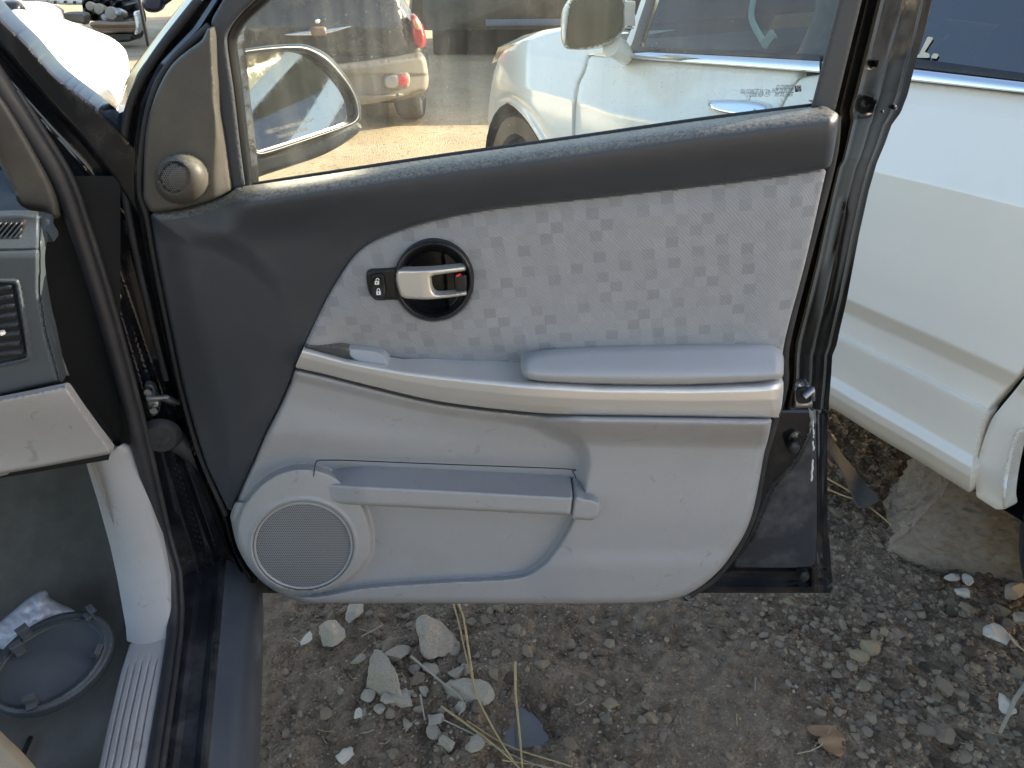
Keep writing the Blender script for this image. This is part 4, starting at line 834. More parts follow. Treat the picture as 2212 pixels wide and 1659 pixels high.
ROCKS = [
 (822, 1472, 80, .8, 1.9, 11, M_CONC, 'long pale concrete chunk leaning among the rubble, largest after the muddy round one', .17),
 (938, 1392, 104, .7, 1.35, 12, M_CONC, 'big rounded concrete chunk half smeared with brown mud', .1),
 (720, 1378, 60, .8, 1.1, 13, M_CONC2, 'pale squarish concrete chunk lying alone under the door speaker', .3),
 (766, 1326, 62, .3, .6, 14, M_CONC2, 'flat pale concrete flake just under the door bottom edge', .5),
 (862, 1420, 58, .45, .7, 15, M_CONC, 'small tan concrete piece wedged between the two largest chunks', .1),
 (838, 1404, 46, .4, .6, 25, M_STG, 'muddy grey stone behind the tan wedged concrete piece', .4),
 (872, 1522, 48, .7, 1.1, 16, M_CONC2, 'pale pointed concrete shard at the foot of the long chunk', .9),
 (1014, 1500, 62, .8, 1.6, 17, M_CONC2, 'pale rough concrete lump beside the puddle', .4),
 (986, 1462, 40, .6, .8, 18, M_CONC, 'tan stone with a straw across it above the puddle lump', .2),
 (928, 1452, 40, .4, .9, 19, M_CONC, 'tan flat stone below the muddy round chunk', .8),
 (795, 1506, 36, .4, .8, 20, M_CONC2, 'small cream stone tucked under the long chunk', .7),
 (940, 1560, 36, .6, .9, 21, M_CONC2, 'pale round stone on the mud beside crossing straws', .1),
 (940, 1585, 36, .6, .9, 26, M_CONC, 'muddy pale stone just in front of the round one by the straws', .6),
 (1026, 1616, 42, .75, .9, 22, M_CONC2, 'white-grey angular stone under the crossing straws', .3),
 (965, 1612, 44, .7, .9, 23, M_CONC2, 'grey crusty stone left of the angular one', .9),
 (745, 1640, 44, .4, .7, 24, M_STW, 'white stone lying alone on smooth mud', .2),
 (665, 1385, 34, .4, .6, 27, M_STW, 'small cream stone near the car sill', .3),
 (774, 1548, 22, .6, 1.2, 28, M_STW, 'tiny white stone with pointed end on the mud', .2),
 (706, 1546, 26, .5, 1.2, 29, M_STG, 'small grey slate chip standing in the mud', .9),
 (900, 1474, 34, .5, .9, 30, M_STG, 'grey pebble between rubble chunks', .3),
 (1000, 1430, 30, .5, .8, 31, M_STD, 'dark stone right of the muddy round chunk', .6),
 (1045, 1345, 40, .5, .7, 32, M_STG, 'muddy grey stone under the middle of the door', .2),
 (1080, 1325, 38, .5, .7, 33, M_STG, 'grey stone close under the door beside another', .7),
 (1140, 1420, 34, .5, .7, 34, M_STG, 'grey brown flat stone right of the tall straws', .7),
 (1170, 1445, 46, .45, .8, 35, M_STG, 'broad muddy stone at the edge of the puddle', .2),
 (1135, 1300, 36, .5, .8, 36, M_STD, 'dark stone at the shadowed door bottom', .2),
 (2148, 1378, 50, .55, .8, 40, M_STW, 'largest white stone in the gravel beside the white car', .3),
 (2090, 1260, 30, .45, .7, 41, M_STW, 'white stone of the pair close to the concrete slab', .5),
 (2055, 1254, 34, .4, .6, 42, M_STW, 'flat white stone of the pair close to the concrete slab', .1),
 (2076, 1288, 34, .5, .8, 43, M_STW, 'whitish stone just below the pair by the slab', .9),
 (2182, 1280, 50, .55, .7, 44, M_CONC2, 'pale grey stone against the concrete slab end', .2),
 (2166, 1527, 40, .45, .8, 45, M_STW, 'white stone touched by a thick dry stalk', .5),
 (1880, 1402, 48, .6, .8, 46, M_STB, 'ochre stone sitting on the muddy patch, larger of two', .3),
 (1856, 1424, 42, .5, .9, 47, M_STB, 'pale ochre oval stone beside the larger ochre one', .7),
 (1908, 1370, 26, .6, .9, 48, M_STB, 'small ochre stone above the ochre pair', .2),
 (2208, 1345, 40, .6, .8, 49, M_CONC2, 'cream stone at the gravel edge near the slab', .4),
 (2035, 1490, 44, .35, .7, 50, M_STG, 'flat grey stone sunk in wet mud among gravel', .4),
 (2040, 1590, 46, .5, .8, 51, M_STG, 'grey stone in wet mud with a smaller one against it', .2),
 (2000, 1583, 34, .5, .9, 52, M_STD, 'dark round stone against a grey stone in wet mud', .2),
]
for i, (x, y, wd, hh, ra, sd_, m_, lb, ro) in enumerate(ROCKS): place_rock('rock', x, y, wd, hh, ra, sd_, m_, lb, None, ro*3.1, .2*(ro - .5))
# the long broken slab under the white car
sm = rock_mesh('concrete_slab', 77, 6, 9, .12, 1.0); sm.materials.append(stone_mat('slab_concrete', (.30, .255, .205), .85, msc=14))
slab = bpy.data.objects.new('concrete_slab', sm); COL.objects.link(slab); pz = ZPl(0).h(2110, 1175)
slab.scale = (.42, .23, .24); slab.rotation_euler = (R_(-16), R_(4), R_(-24)); slab.location = (pz.x + .05, pz.y + .06, .06)
tag(slab, 'long broken concrete slab lying under the white car side', 'concrete slab')
# pebbles one can pick out, each its own stone
pm = []
PLAB = {}
for k, (mm, pl_, pg_) in enumerate(((M_STG, 'grey-brown stone lying loose in the muddy gravel', 'grey-brown gravel stones'), (M_STB, 'ochre stone lying loose in the muddy gravel', 'ochre gravel stones'), (M_STD, 'dark stone half sunk in the muddy gravel', 'dark gravel stones'), (M_DIRT, 'mud-coated stone pressed into the ground', 'mud-coated stones'), (M_DIRT, 'mud-coated stone pressed into the ground', 'mud-coated stones'), (M_STD, 'dark stone half sunk in the muddy gravel', 'dark gravel stones'), (M_DIRT, 'mud-coated stone pressed into the ground', 'mud-coated stones'), (M_STG, 'grey-brown stone lying loose in the muddy gravel', 'grey-brown gravel stones'))):
    me = rock_mesh('pebble', 200 + k, 2, 7, .12, .7); me.materials.append(mm); pm.append(me); PLAB[me.name] = (pl_, pg_)
rp = random.Random(5); placed = []
def dens(x, y):
    g1 = max(0, min(1, (x - 1620 - (y - 1300)*.75)/200)) * (1 if y > 1085 else .0)
    g2 = .75*math.exp(-(((x-1000)/120)**2 + ((y-1480)/110)**2)); g3 = .6*math.exp(-(((x-1320)/130)**2 + ((y-1600)/110)**2)); g4 = .35*math.exp(-(((x-1150)/160)**2 + ((y-1340)/50)**2))
    return max(g1, g2, g3, g4)
tries = 0
while len(placed) < 230 and tries < 60000:
    tries += 1; x = rp.uniform(560, 2212); y = rp.uniform(1090, 1659)
    if rp.random() > dens(x, y): continue
    r = rp.choice((10, 11, 13, 15, 18, 23)) * rp.uniform(.8, 1.2)
    if any((x-a_)**2 + (y-b_)**2 < ((r+c_)*.55)**2 for a_, b_, c_ in placed): continue
    if any((x-a_[0])**2 + (y-a_[1])**2 < (a_[2]*.55)**2 for a_ in ROCKS): continue
    p_ = ZPl(-.01).h(x, y)
    if p_.x > .78 and 1.33 < p_.y < 1.62: continue
    placed.append((x, y, r)); k = (p_ - Vector(C0)).length/FO*r*.72
    o = bpy.data.objects.new('pebble', rp.choice(pm)); COL.objects.link(o); o.scale = (k*rp.uniform(.85, 1.3), k*rp.uniform(.75, 1.1), k*rp.uniform(.5, .9))
    o.rotation_euler = (rp.uniform(-.4, .4), rp.uniform(-.4, .4), rp.uniform(0, 6.28)); o.location = (p_.x, p_.y, ZG(p_.x, p_.y) + k*.06)
    tag(o, PLAB[o.data.name][0], 'stone', PLAB[o.data.name][1])
rb = random.Random(17); rmesh = []
for k in range(4):
    me = rock_mesh('stone_chunk', 300 + k, 3, 10, .12, .8); me.materials.append((M_CONC, M_CONC2)[k % 2]); rmesh.append(me)
for i in range(30):
    x, y = 905 + rb.gauss(0, 62), 1495 + rb.gauss(0, 45); r = rb.choice((11, 14, 17, 21))
    if any((x-a_[0])**2 + (y-a_[1])**2 < (a_[2]*.5)**2 for a_ in ROCKS): continue
    p_ = ZPl(-.01).h(x, y); k = (p_ - Vector(C0)).length/FO*r*.75; o = bpy.data.objects.new('stone_chunk', rb.choice(rmesh)); COL.objects.link(o)
    o.scale = (k*rb.uniform(.9, 1.3), k*rb.uniform(.8, 1.1), k*rb.uniform(.6, .9)); o.rotation_euler = (rb.uniform(-.5, .5), rb.uniform(-.5, .5), rb.uniform(0, 6.28)); o.location = (p_.x, p_.y, ZG(p_.x, p_.y) + k*.2)
    tag(o, 'small pale stone chunk among the larger concrete pieces under the door', 'stone', 'small chunks among the concrete pieces')
# gravel too small to count
NV, NF = [], []; bmv = bmesh.new(); bmesh.ops.create_icosphere(bmv, subdivisions=1, radius=1); bmv.verts.ensure_lookup_table(); base = np.array([v.co[:] for v in bmv.verts]); bf = np.array([[v.index for v in f_.verts] for f_ in bmv.faces]); bmv.free()
def gravel(name, n, m, sizes, seed, weight):
    rg = np.random.default_rng(seed); xs = rg.uniform(-.55, 1.9, n*6); ys = rg.uniform(.74, 2.3, n*6)
    keep = rg.random(n*6) < weight(xs, ys); xs, ys = xs[keep][:n], ys[keep][:n]; zs = gh(xs, ys); n_ = len(xs)
    s_ = rg.choice(sizes, n_)*rg.uniform(.6, 1.3, n_); a_ = rg.uniform(0, 6.28, n_)
    sc3 = np.stack([s_*rg.uniform(.8, 1.35, n_), s_*rg.uniform(.7, 1.1, n_), s_*rg.uniform(.4, .8, n_)], 1)
    jit = 1 + rg.uniform(-.22, .22, (n_, len(base), 1)); P = base[None]*jit*sc3[:, None]
    c, s2 = np.cos(a_)[:, None], np.sin(a_)[:, None]; X = P[..., 0]*c - P[..., 1]*s2; Y = P[..., 0]*s2 + P[..., 1]*c
    Vv = np.stack([X + xs[:, None], Y + ys[:, None], P[..., 2] + zs[:, None] + s_[:, None]*.2], -1).reshape(-1, 3)
    Ff = (bf[None] + (np.arange(n_)*len(base))[:, None, None]).reshape(-1, 3)
    o = pydata(name, Vv, Ff, m, None, 30); o['kind'] = 'stuff'; return o
wr = lambda x, y: np.clip(.10 + .9*np.clip((x - .38 - (1.3-y)*.7)/.35, 0, 1), 0, 1)
wl = lambda x, y: np.clip(.25 + .75*np.exp(-((x+.15)/.35)**2), 0, 1)
tag(gravel('gravel', 5200, M_STG, [.004, .006, .008, .011], 21, wr), 'grey-brown gravel pressed into mud beside the cars', 'gravel')
tag(gravel('gravel', 4200, M_DIRT, [.004, .007, .010], 22, wr), 'mud-coated gravel pressed into the ground beside the cars', 'gravel')
tag(gravel('mud_crumbs', 9000, M_DIRT, [.002, .0035, .005, .008], 25, lambda x, y: np.clip(.9 - .75*np.exp(-(((x-.5)/.4)**2 + ((y-.95)/.16)**2)), 0, 1)), 'crumbs of brown mud strewn over the ground', 'mud')
tag(gravel('grit', 2600, M_CONC, [.0018, .0025, .004], 23, wl), 'pale grit sprinkled over the dark mud', 'grit')
tag(gravel('grit', 3200, M_STG, [.002, .003, .004], 24, lambda x, y: np.full_like(x, .8)), 'grey grit and crumbs of mud on the ground', 'grit')
# ------------------------------------------------------------------ straws, leaf, rubber flap
M_STRAW = mat('dry_straw', (.42, .32, .16), .7, var=.3, vscale=30); M_STALK = mat('dry_stalk', (.36, .32, .25), .8, var=.25, vscale=30)
STRAWS = [([(985, 1296), (1000, 1330), (1015, 1420), (1030, 1500), (1075, 1590), (1122, 1662)], (.02, .05, .06, .055, .04, .02), 2.6, M_STRAW, 'longest dry straw running from under the door down past the puddle'),
 ([(978, 1298), (992, 1350), (1003, 1400), (1026, 1492)], (.02, .05, .05, .03), 2.0, M_STRAW, 'straw beside the longest one ending by the pale rough lump'),
 ([(1113, 1430), (1114, 1500), (1122, 1580), (1129, 1664)], (.06, .05, .04, .03), 2.9, M_STRAW, 'upright dry straw standing in front of the puddle'),
 ([(888, 1418), (950, 1470), (1000, 1514), (991, 1545)], (.05, .05, .04, .02), 2.6, M_STALK, 'kinked grey stalk lying across the rubble stones'),
 ([(953, 1526), (1010, 1566), (1080, 1620), (1132, 1668)], (.02, .03, .03, .02), 2.6, M_STRAW, 'dry straw crossing under the bundle near the puddle'),
 ([(1008, 1558), (1100, 1612), (1235, 1656)], (.02, .02, .015), 2.0, M_STRAW, 'thin straw slanting away from the bundle to the muddy patch'),
 ([(1085, 1642), (1150, 1652), (1215, 1664)], (.015, .015, .015), 1.9, M_STRAW, 'short straw at the end of the bundle'),
 ([(958, 1555), (1020, 1585), (1100, 1628), (1180, 1662)], (.02, .025, .02, .015), 1.8, M_STALK, 'grey straw lowest in the bundle beside the round stone'),
 ([(908, 1500), (913, 1530), (918, 1555)], (.03, .03, .015), 2.2, M_STALK, 'short broken stalk upright between rubble stones'),
 ([(780, 1375), (805, 1362), (826, 1350)], (.01, .02, .015), 1.3, M_STALK, 'fine twig under the door near the flat flake'),
 ([(2216, 1478), (2192, 1512), (2178, 1545), (2160, 1582)], (.03, .03, .02, .01), 4.2, M_STALK, 'thick dry stalk lying across the white stone'),
 ([(2178, 1370), (2195, 1392), (2216, 1408)], (.02, .02, .02), 2.2, M_STALK, 'dry stem beside the largest white stone'),
 ([(1788, 930), (1800, 944), (1806, 952)], (.01, .01, .01), 2.6, M_STRAW, 'short straw bit near the latch side of the open door'),
 ([(1784, 1032), (1820, 1052), (1852, 1074)], (.01, .015, .01), 2.2, M_STRAW, 'straw poking out from behind the open door, upper of two'),
 ([(1786, 1056), (1826, 1072), (1860, 1082)], (.01, .015, .01), 2.2, M_STRAW, 'straw poking out from behind the open door, lower of two'),
 ([(1872, 1090), (1900, 1112), (1926, 1134)], (.015, .015, .01), 2.2, M_STRAW, 'straw between the black flap and the concrete slab')]
for pts_, zs_, rad, m_, lb in STRAWS:
    Q = spline(pts_, False, 14); zz = np.interp(np.linspace(0, 1, len(Q)), np.linspace(0, 1, len(zs_)), zs_)
    L_ = []
    for (x, y), z_ in zip(Q, zz):
        g0 = ZPl(z_*.45).h(x, y); L_.append(Vector((g0.x, g0.y, max(g0.z, ZG(g0.x, g0.y) + .003))))
    k = (L_[0] - Vector(C0)).length/FO
    o = tube('straw', L_, [rad*k*(1 - .45*i/len(L_)) for i in range(len(L_))], m_, None, 6); tag(o, lb, 'straw')
rp2 = random.Random(9)
for i in range(16):
    x, y = rp2.choice([(rp2.uniform(640, 900), rp2.uniform(1340, 1650)), (rp2.uniform(1250, 2150), rp2.uniform(1420, 1650))]); an = rp2.uniform(0, 3.1); l_ = rp2.uniform(12, 26)
    P3 = []
    for t in (-1, 0, 1):
        q = ZPl(0).h(x + l_*t*math.cos(an), y + l_*.6*t*math.sin(an) + 2*(t == 0)); P3.append(Vector((q.x, q.y, ZG(q.x, q.y) + .004)))
    tag(tube('twig', P3, .0011, M_STALK if i % 2 else M_STRAW, None, 5), 'tiny dry twig scattered on the mud', 'twig', 'twigs scattered on the mud')
# fallen leaf
lf = [(1742, 1572), (1752, 1566), (1775, 1566), (1800, 1568), (1812, 1576), (1822, 1590), (1830, 1608), (1826, 1622), (1816, 1634), (1800, 1628), (1782, 1618), (1770, 1606), (1764, 1600), (1774, 1590), (1758, 1588)]
leaf = root('fallen_leaf', tuple(ZPl(0).h(1790, 1600)), 'single brown fallen leaf with stem lying on wet mud', 'leaf')
lz = ZG(*ZPl(0).h(1790, 1600)[:2]) + .012
panel('blade', lf, ZPl(lz), lambda x, y, a, b: .010*np.sin((x-1740)/22) + .004*np.sin(y/6.), mat('brown_leaf', (.24, .15, .085), .65, var=.35, vscale=60), leaf, cell=3, thick=.0008, smooth=80)
tube('stem', [ZPl(lz + .002).h(1722, 1628), ZPl(lz + .004).h(1750, 1622), ZPl(lz + .006).h(1772, 1612), ZPl(lz + .010).h(1785, 1592), ZPl(lz + .006).h(1795, 1572)], [.0012, .0014, .0013, .001, .0006], M_STALK, leaf, 6)
# black rubber flap between the door and the white car
flap = panel('rubber_flap', [(1770, 880, 1), (1806, 960), (1840, 1005), (1880, 1055), (1900, 1078), (1880, 1090), (1856, 1094), (1842, 1068), (1815, 1010), (1790, 968, 1)], ZPl(.03), lambda x, y, a, b: .012*np.sin(x/20.), mat('rubber_flap', (.085, .08, .075), .8, dirt=DUST, damt=.3), None, cell=4, thick=.006, smooth=70)
tag(flap, 'torn strip of black rubber sheet on the ground beside the white car', 'rubber strip')
# =================================================================== more of the black car, above and behind the doorway
rr_ = []
for s_, dz in ((.62, -.03), (.45, .02), (.1, .05), (-.6, .06), (-1.6, .03)):
    rr_.append([rs(-1.75, s_, 1.60 + dz), rs(-1.5, s_, 1.66 + dz), rs(-1.0, s_, 1.69 + dz), rs(-.6, s_, 1.67 + dz), rs(-.44, s_, 1.63 + dz), rs(-.40, s_, 1.58 + dz)])
grid_loft('roof', rr_, M_BLK, B_); grid_loft('headliner', [[p_ + Vector((0, 0, -.05)) for p_ in r_] for r_ in rr_], M_GREY, B_)
tube('pillar', [rs(-.40, 1.02, 1.22), rs(-.43, .85, 1.36), rs(-.47, .6, 1.56)], .035, M_BLK, B_, 10)
grid_loft('rear_door', [[rs(r_, s_, z_) for s_ in (-.12, -.5, -.95, -1.25)] for r_, z_ in ((-.25, .36), (-.22, .6), (-.215, .8), (-.24, 1.12), (-.26, 1.18))], M_BLK, B_)
grid_loft('rear_window', [[rs(r_, s_, z_) for s_ in (-.14, -.5, -.95, -1.2)] for r_, z_ in ((-.26, 1.18), (-.40, 1.6))], M_TINT, B_)
grid_loft('pillar_cover', [[rs(r_, s_, z_) for s_ in (-.02, -.12)] for r_, z_ in ((-.26, .45), (-.25, 1.1), (-.40, 1.6))], M_CHAR, B_)
box('seat_base', rs(-.78, .02, .50), CARAX, (.26, .28, .10), M_SEAT, B_, .05); box('seat_back', rs(-.78, -.36, .92), CARAX, (.26, .09, .38), M_SEAT, B_, .06)
tube('antenna', [SPl(1.62).h(321, 100), SPl(1.62).h(311, 50), SPl(1.62).h(299, -8), SPl(1.62).h(285, -70)], [.0042, .0035, .003, .003], M_BLKP, B_, 8)

# =================================================================== white car at the right
P0 = np.array([1.069, 1.343, 0]); DW = np.array([-.446, .895, 0]); NW = np.array([-.895, -.446, 0])
W = Pl(P0, NW)
def wp(e, z, inb=0.0): return Vector(P0 + DW*e - NW*inb + UP*z)
wc = root('white_car', tuple(wp(1.2, 0, .8)), 'white car with chrome belt moulding parked beyond the open door', 'car')
Bw = lambda x: np.interp(x, [1000, 1100, 1274, 1317, 1770, 1975, 2212, 2600, 3600], [75, 88, 112, 124, 157, 176, 203, 250, 380])
Rk = lambda x: np.interp(x, [1000, 1241, 1877, 1982, 2100, 2200, 3600], [380, 530, 932, 995, 1068, 1132, 2020])
WPq = ([-.2, 0, .06, .14, .25, .262, .30, .42, .60, .652, .658, .694, .700, .72, .768, .774, .785, .86, .905, .935, .960, .985, 1.02], [-.20, -.115, -.085, -.055, -.016, -.012, -.010, -.002, .009, .014, .012, -.010, -.011, -.010, -.006, .005, .006, .003, .004, .024, .022, .006, -.03])
def w_f(x, y, a, b):
    q = (y - Bw(x)) / (Rk(x) - Bw(x)); off = np.interp(q, *WPq)
    off = off - .34*np.clip((1150 - x)/95, 0, 1)**2.2
    return off
def wpanel(name, out, cell=4, er=4, ed=.006, f=None, m=M_WHITE, thick=.03, holes=(), extra=None, parent=wc, smooth=40):
    ff = (lambda x, y, a, b: w_f(x, y, a, b) + (extra(x, y, a, b) if extra else 0)) if f is None else f
    return panel(name, out, W, ff, m, parent, cell=cell, er=er, ed=ed, thick=thick, holes=holes, smooth=smooth)
arch = [(1067, 285), (1068, 262), (1073, 243), (1084, 229), (1099, 225), (1116, 236), (1134, 255), (1153, 283), (1168, 310), (1185, 360)]
wpanel('wing', [(1345, 118, 1), (1300, 90), (1255, 68), (1208, 66), (1134, 87), (1104, 102), (1084, 115), (1069, 149), (1062, 184), (1057, 220), (1055, 246), (1057, 285), (1065, 300, 1)] + arch + [(1195, 420, 1), (1235, 440, 1), (1238, 330), (1240, 236), (1247, 184), (1260, 154), (1271, 119, 1)], 3.2,
       extra=lambda x, y, a, b: -.012*np.exp(-((near(np.stack([x, y], 1), spline(arch, False), False)[0] - 15)/6)**2))
wpanel('front_door', [(1274, 121, 1), (1317, 125), (1400, 131), (1770, 158, 1), (1752, 163), (1730, 166), (1712, 186), (1684, 236), (1668, 300), (1660, 500), (1665, 795, 1), (1400, 628), (1250, 533, 1), (1243, 330), (1245, 236), (1252, 184), (1265, 154)], 5)
wpanel('rear_door', [(1773, 160, 1), (1975, 177), (2212, 204), (2330, 220, 1), (2330, 400), (2310, 560), (2262, 700), (2212, 797), (2150, 868), (2133, 895), (2118, 935), (2101, 1025), (2098, 1067, 1), (1982, 995), (1877, 932), (1672, 800, 1), (1666, 500), (1673, 300), (1689, 236), (1716, 188), (1735, 168)], 2.8)
qarch = [(2206, 932), (2195, 962), (2188, 990), (2180, 1035), (2176, 1071), (2178, 1096)]
rq_f = lambda x, y, a, b: np.interp(np.clip((y - Bw(x))/(Rk(x) - Bw(x)), -.2, .70), *WPq) + .006
wpanel('rear_quarter', [(2336, 222, 1), (2900, 300), (3500, 380, 1), (3600, 700), (3400, 1150, 1), (3200, 950), (3000, 860), (2700, 800), (2450, 790), (2330, 830), (2250, 885)] + qarch + [(2153, 1101, 1), (2108, 1072, 1), (2111, 1002), (2130, 936), (2145, 902), (2162, 880), (2222, 803), (2272, 705), (2320, 560), (2338, 400)], 5, 3, .005, rq_f)
wpanel('inner_body', [(1180, 130, 1), (1300, 130), (1770, 165), (2212, 210), (2330, 230, 1), (2330, 560), (2262, 760), (2190, 860), (2150, 1085, 1), (2100, 1058), (1982, 985), (1877, 920), (1241, 510, 1), (1200, 400)], 10, 0, 0, lambda x, y, a, b: w_f(x, y, a, b) - .035, M_HOLE, .01)
wpanel('bumper_corner', [(1056, 262, 1), (1069, 262, 1), (1068, 300), (1070, 345, 1), (1052, 345, 1), (1053, 300)], 2, 2, .004, lambda x, y, a, b: w_f(x, y, a, b) - .01)
wpanel('rear_arch_lip', [(2206, 932), (2195, 962), (2188, 990), (2180, 1035), (2176, 1071), (2178, 1096, 1), (2166, 1099, 1), (2165, 1060), (2172, 1010), (2186, 960), (2198, 930, 1)], 2, 3, .006, lambda x, y, a, b: w_f(x, y, a, b) + .012)
# chrome belt moulding and seals
def strip(name, top, bot, m, off, th=.015):
    xt = np.linspace(top[0][0], top[-1][0], 90); yt = np.interp(xt, [p_[0] for p_ in top], [p_[1] for p_ in top]); yb = np.interp(xt, [p_[0] for p_ in bot], [p_[1] for p_ in bot]); rows_ = []
    for t_, o_ in ((0, -th), (0, -.004), (.10, 0), (.35, .005), (.6, .009), (.85, .010), (.97, .006), (1, .0), (1, -th)):
        rows_.append(list(W.hit(xt, yt + (yb - yt)*t_, np.full(90, off + o_))))
    return grid_loft(name, rows_, m, wc, 50)
strip('chrome_moulding', [(1330, 117, 1), (1401, 112), (1590, 121), (1770, 131, 1)], [(1330, 123, 1), (1401, 130), (1590, 143), (1768, 157, 1)], M_CHROME, -.098, .06)
strip('chrome_moulding', [(1776, 132, 1), (1980, 149), (2212, 176), (2460, 206, 1)], [(1774, 158, 1), (1975, 175), (2212, 201), (2460, 232, 1)], M_CHROME, -.098, .06)
strip('window_seal', [(1345, 108, 1), (1401, 100), (1590, 108), (1772, 118, 1)], [(1345, 117, 1), (1401, 113), (1590, 122), (1770, 132, 1)], M_RUB, -.112, .03)
strip('window_seal', [(1780, 118, 1), (1985, 127), (2212, 158), (2460, 186, 1)], [(1778, 134, 1), (1980, 150), (2212, 177), (2460, 207, 1)], M_RUB, -.112, .03)
# greenhouse
gh_f = lambda x, y, a, b: -.128 - .00085*np.clip(Bw(x) - 20 - y, 0, 900)*(2300/np.maximum(Rk(x) - Bw(x) + 1300, 800))
fg = [(1376, 104, 1), (1410, 0), (1462, -130, 1), (1560, -225), (1800, -290, 1), (1765, 0), (1720, 120, 1)]
rg_ = [(1792, 130, 1), (1826, 0), (1862, -300, 1), (2200, -370), (2440, -330, 1), (2470, -60), (2450, 195, 1), (2212, 163), (1985, 136)]
qg = [(2640, 215, 1), (2650, -50), (2700, -290, 1), (2950, -220), (3140, 60), (3180, 275, 1)]
wpanel('upper_body', [(1340, 120, 1), (1365, 60), (1385, 0), (1440, -150), (1545, -275, 1), (1800, -345), (2200, -440), (2700, -480), (3100, -300), (3400, 100), (3500, 390, 1), (2460, 215, 1), (1975, 158)], 7, 4, .006, gh_f, M_WHITE, .03, [fg, rg_, qg])
inset = lambda x, y, a, b: gh_f(x, y, a, b) - .012
for nm, out in (('side_window', fg), ('rear_side_window', rg_), ('quarter_window', qg)):
    c_ = np.mean([p_[:2] for p_ in out], 0); wpanel(nm, [((p_[0]-c_[0])*1.04 + c_[0], (p_[1]-c_[1])*1.04 + c_[1], *p_[2:]) for p_ in out], 14, 0, 0, inset, M_SGLASS if nm == 'side_window' else M_TINT, .004)
wpanel('pillar_blackout', [(1718, 124, 1), (1764, 0), (1796, -290, 1), (1866, -305, 1), (1830, 0), (1790, 133, 1)], 5, 3, .003, lambda x, y, a, b: gh_f(x, y, a, b) + .020, M_RUBT, .01)
wpanel('pillar_blackout', [(1338, 116, 1), (1362, 100), (1382, 40), (1404, -20), (1412, 0), (1380, 100, 1), (1400, 112)], 3, 3, .003, lambda x, y, a, b: gh_f(x, y, a, b) + .005, M_RUBT, .01)
# sticker lettering on the rear window
LET = lambda x, y, a, b: gh_f(x, y, a, b) - .007
M_TANP = mat('tan_decal', (.62, .52, .36), .6)
wpanel('window_lettering', [(1930, 115, 1), (1985, 118, 1), (2004, 79, 1), (2017, 81, 1), (1997, 112, 1), (2009, 117, 1), (2007, 125, 1), (1930, 124, 1)], 1.5, 0, 0, LET, M_TANP, .0006)
wpanel('window_lettering', [(2017, 115, 1), (2029, 117, 1), (2023, 127, 1), (2009, 125, 1)], 1.5, 0, 0, LET, M_TANP, .0006)
# paper sticker higher up on the rear window (seen in the door mirror)
wpanel('paper_sticker', [(2140, -150, 1), (2250, -160, 1), (2255, -30, 1), (2145, -30, 1)], 10, 0, 0, LET, M_MARK, .0006)
# door handle
hp_ = lambda k: (lambda x, y, a, b: w_f(x, y, a, b) + k)
wpanel('handle_recess', [(1556, 216), (1560, 204), (1572, 194), (1588, 191), (1604, 195), (1616, 206), (1620, 220), (1600, 232), (1570, 232)], 2, 8, .012, hp_(.003), M_WHITE, .01, smooth=80)
wpanel('door_handle', [(1530, 219), (1540, 216), (1580, 215), (1618, 217), (1645, 222), (1659, 229), (1657, 245), (1640, 252), (1600, 252), (1560, 246), (1536, 238), (1529, 228)], 2, 8, .016, hp_(.030), M_CHROME, .02, smooth=80)
wpanel('lock_barrel', circ(1630, 238, 5, 5, 16), 1.3, 1, .002, hp_(.030), M_STEEL, .004)
# mirror
WM = Pl(W.h(1280, 50, .10), np.array([-.45, -.88, .1]))
mh = [(1222, 8), (1240, -10), (1290, -16), (1346, -6), (1350, 30), (1350, 57), (1334, 78), (1312, 94), (1268, 107), (1240, 107), (1223, 105), (1213, 88), (1211, 55), (1214, 25)]
mgl = [(1236, 12), (1250, 1), (1300, -5), (1341, 0), (1344, 30), (1343, 54), (1330, 72), (1308, 88), (1268, 100), (1236, 103), (1227, 95), (1228, 50)]
panel('mirror', mh, WM, lambda x, y, a, b: 0*x, M_WHITE, wc, cell=3, er=9, ed=.03, thick=.10, holes=[mgl], smooth=70); mi_ = [c for c in wc.children if c.name.startswith('mirror')][0]
panel('mirror_face', [((p_[0]-1285)*1.03 + 1285, (p_[1]-50)*1.03 + 50) for p_ in mgl], WM, lambda x, y, a, b: -.012 + 0*x, M_MIRD, mi_, cell=6, thick=.004)
panel('mirror_shell', mh, WM, lambda x, y, a, b: -.03 - .05*np.clip(a/40, 0, 1), M_WHITE, mi_, cell=6, thick=.01)
tube('mirror_arm', [WM.h(1320, 98, -.05), WM.h(1340, 110, -.10), W.h(1352, 122, -.10)], [.035, .035, .03], M_WHITE, mi_, 12)
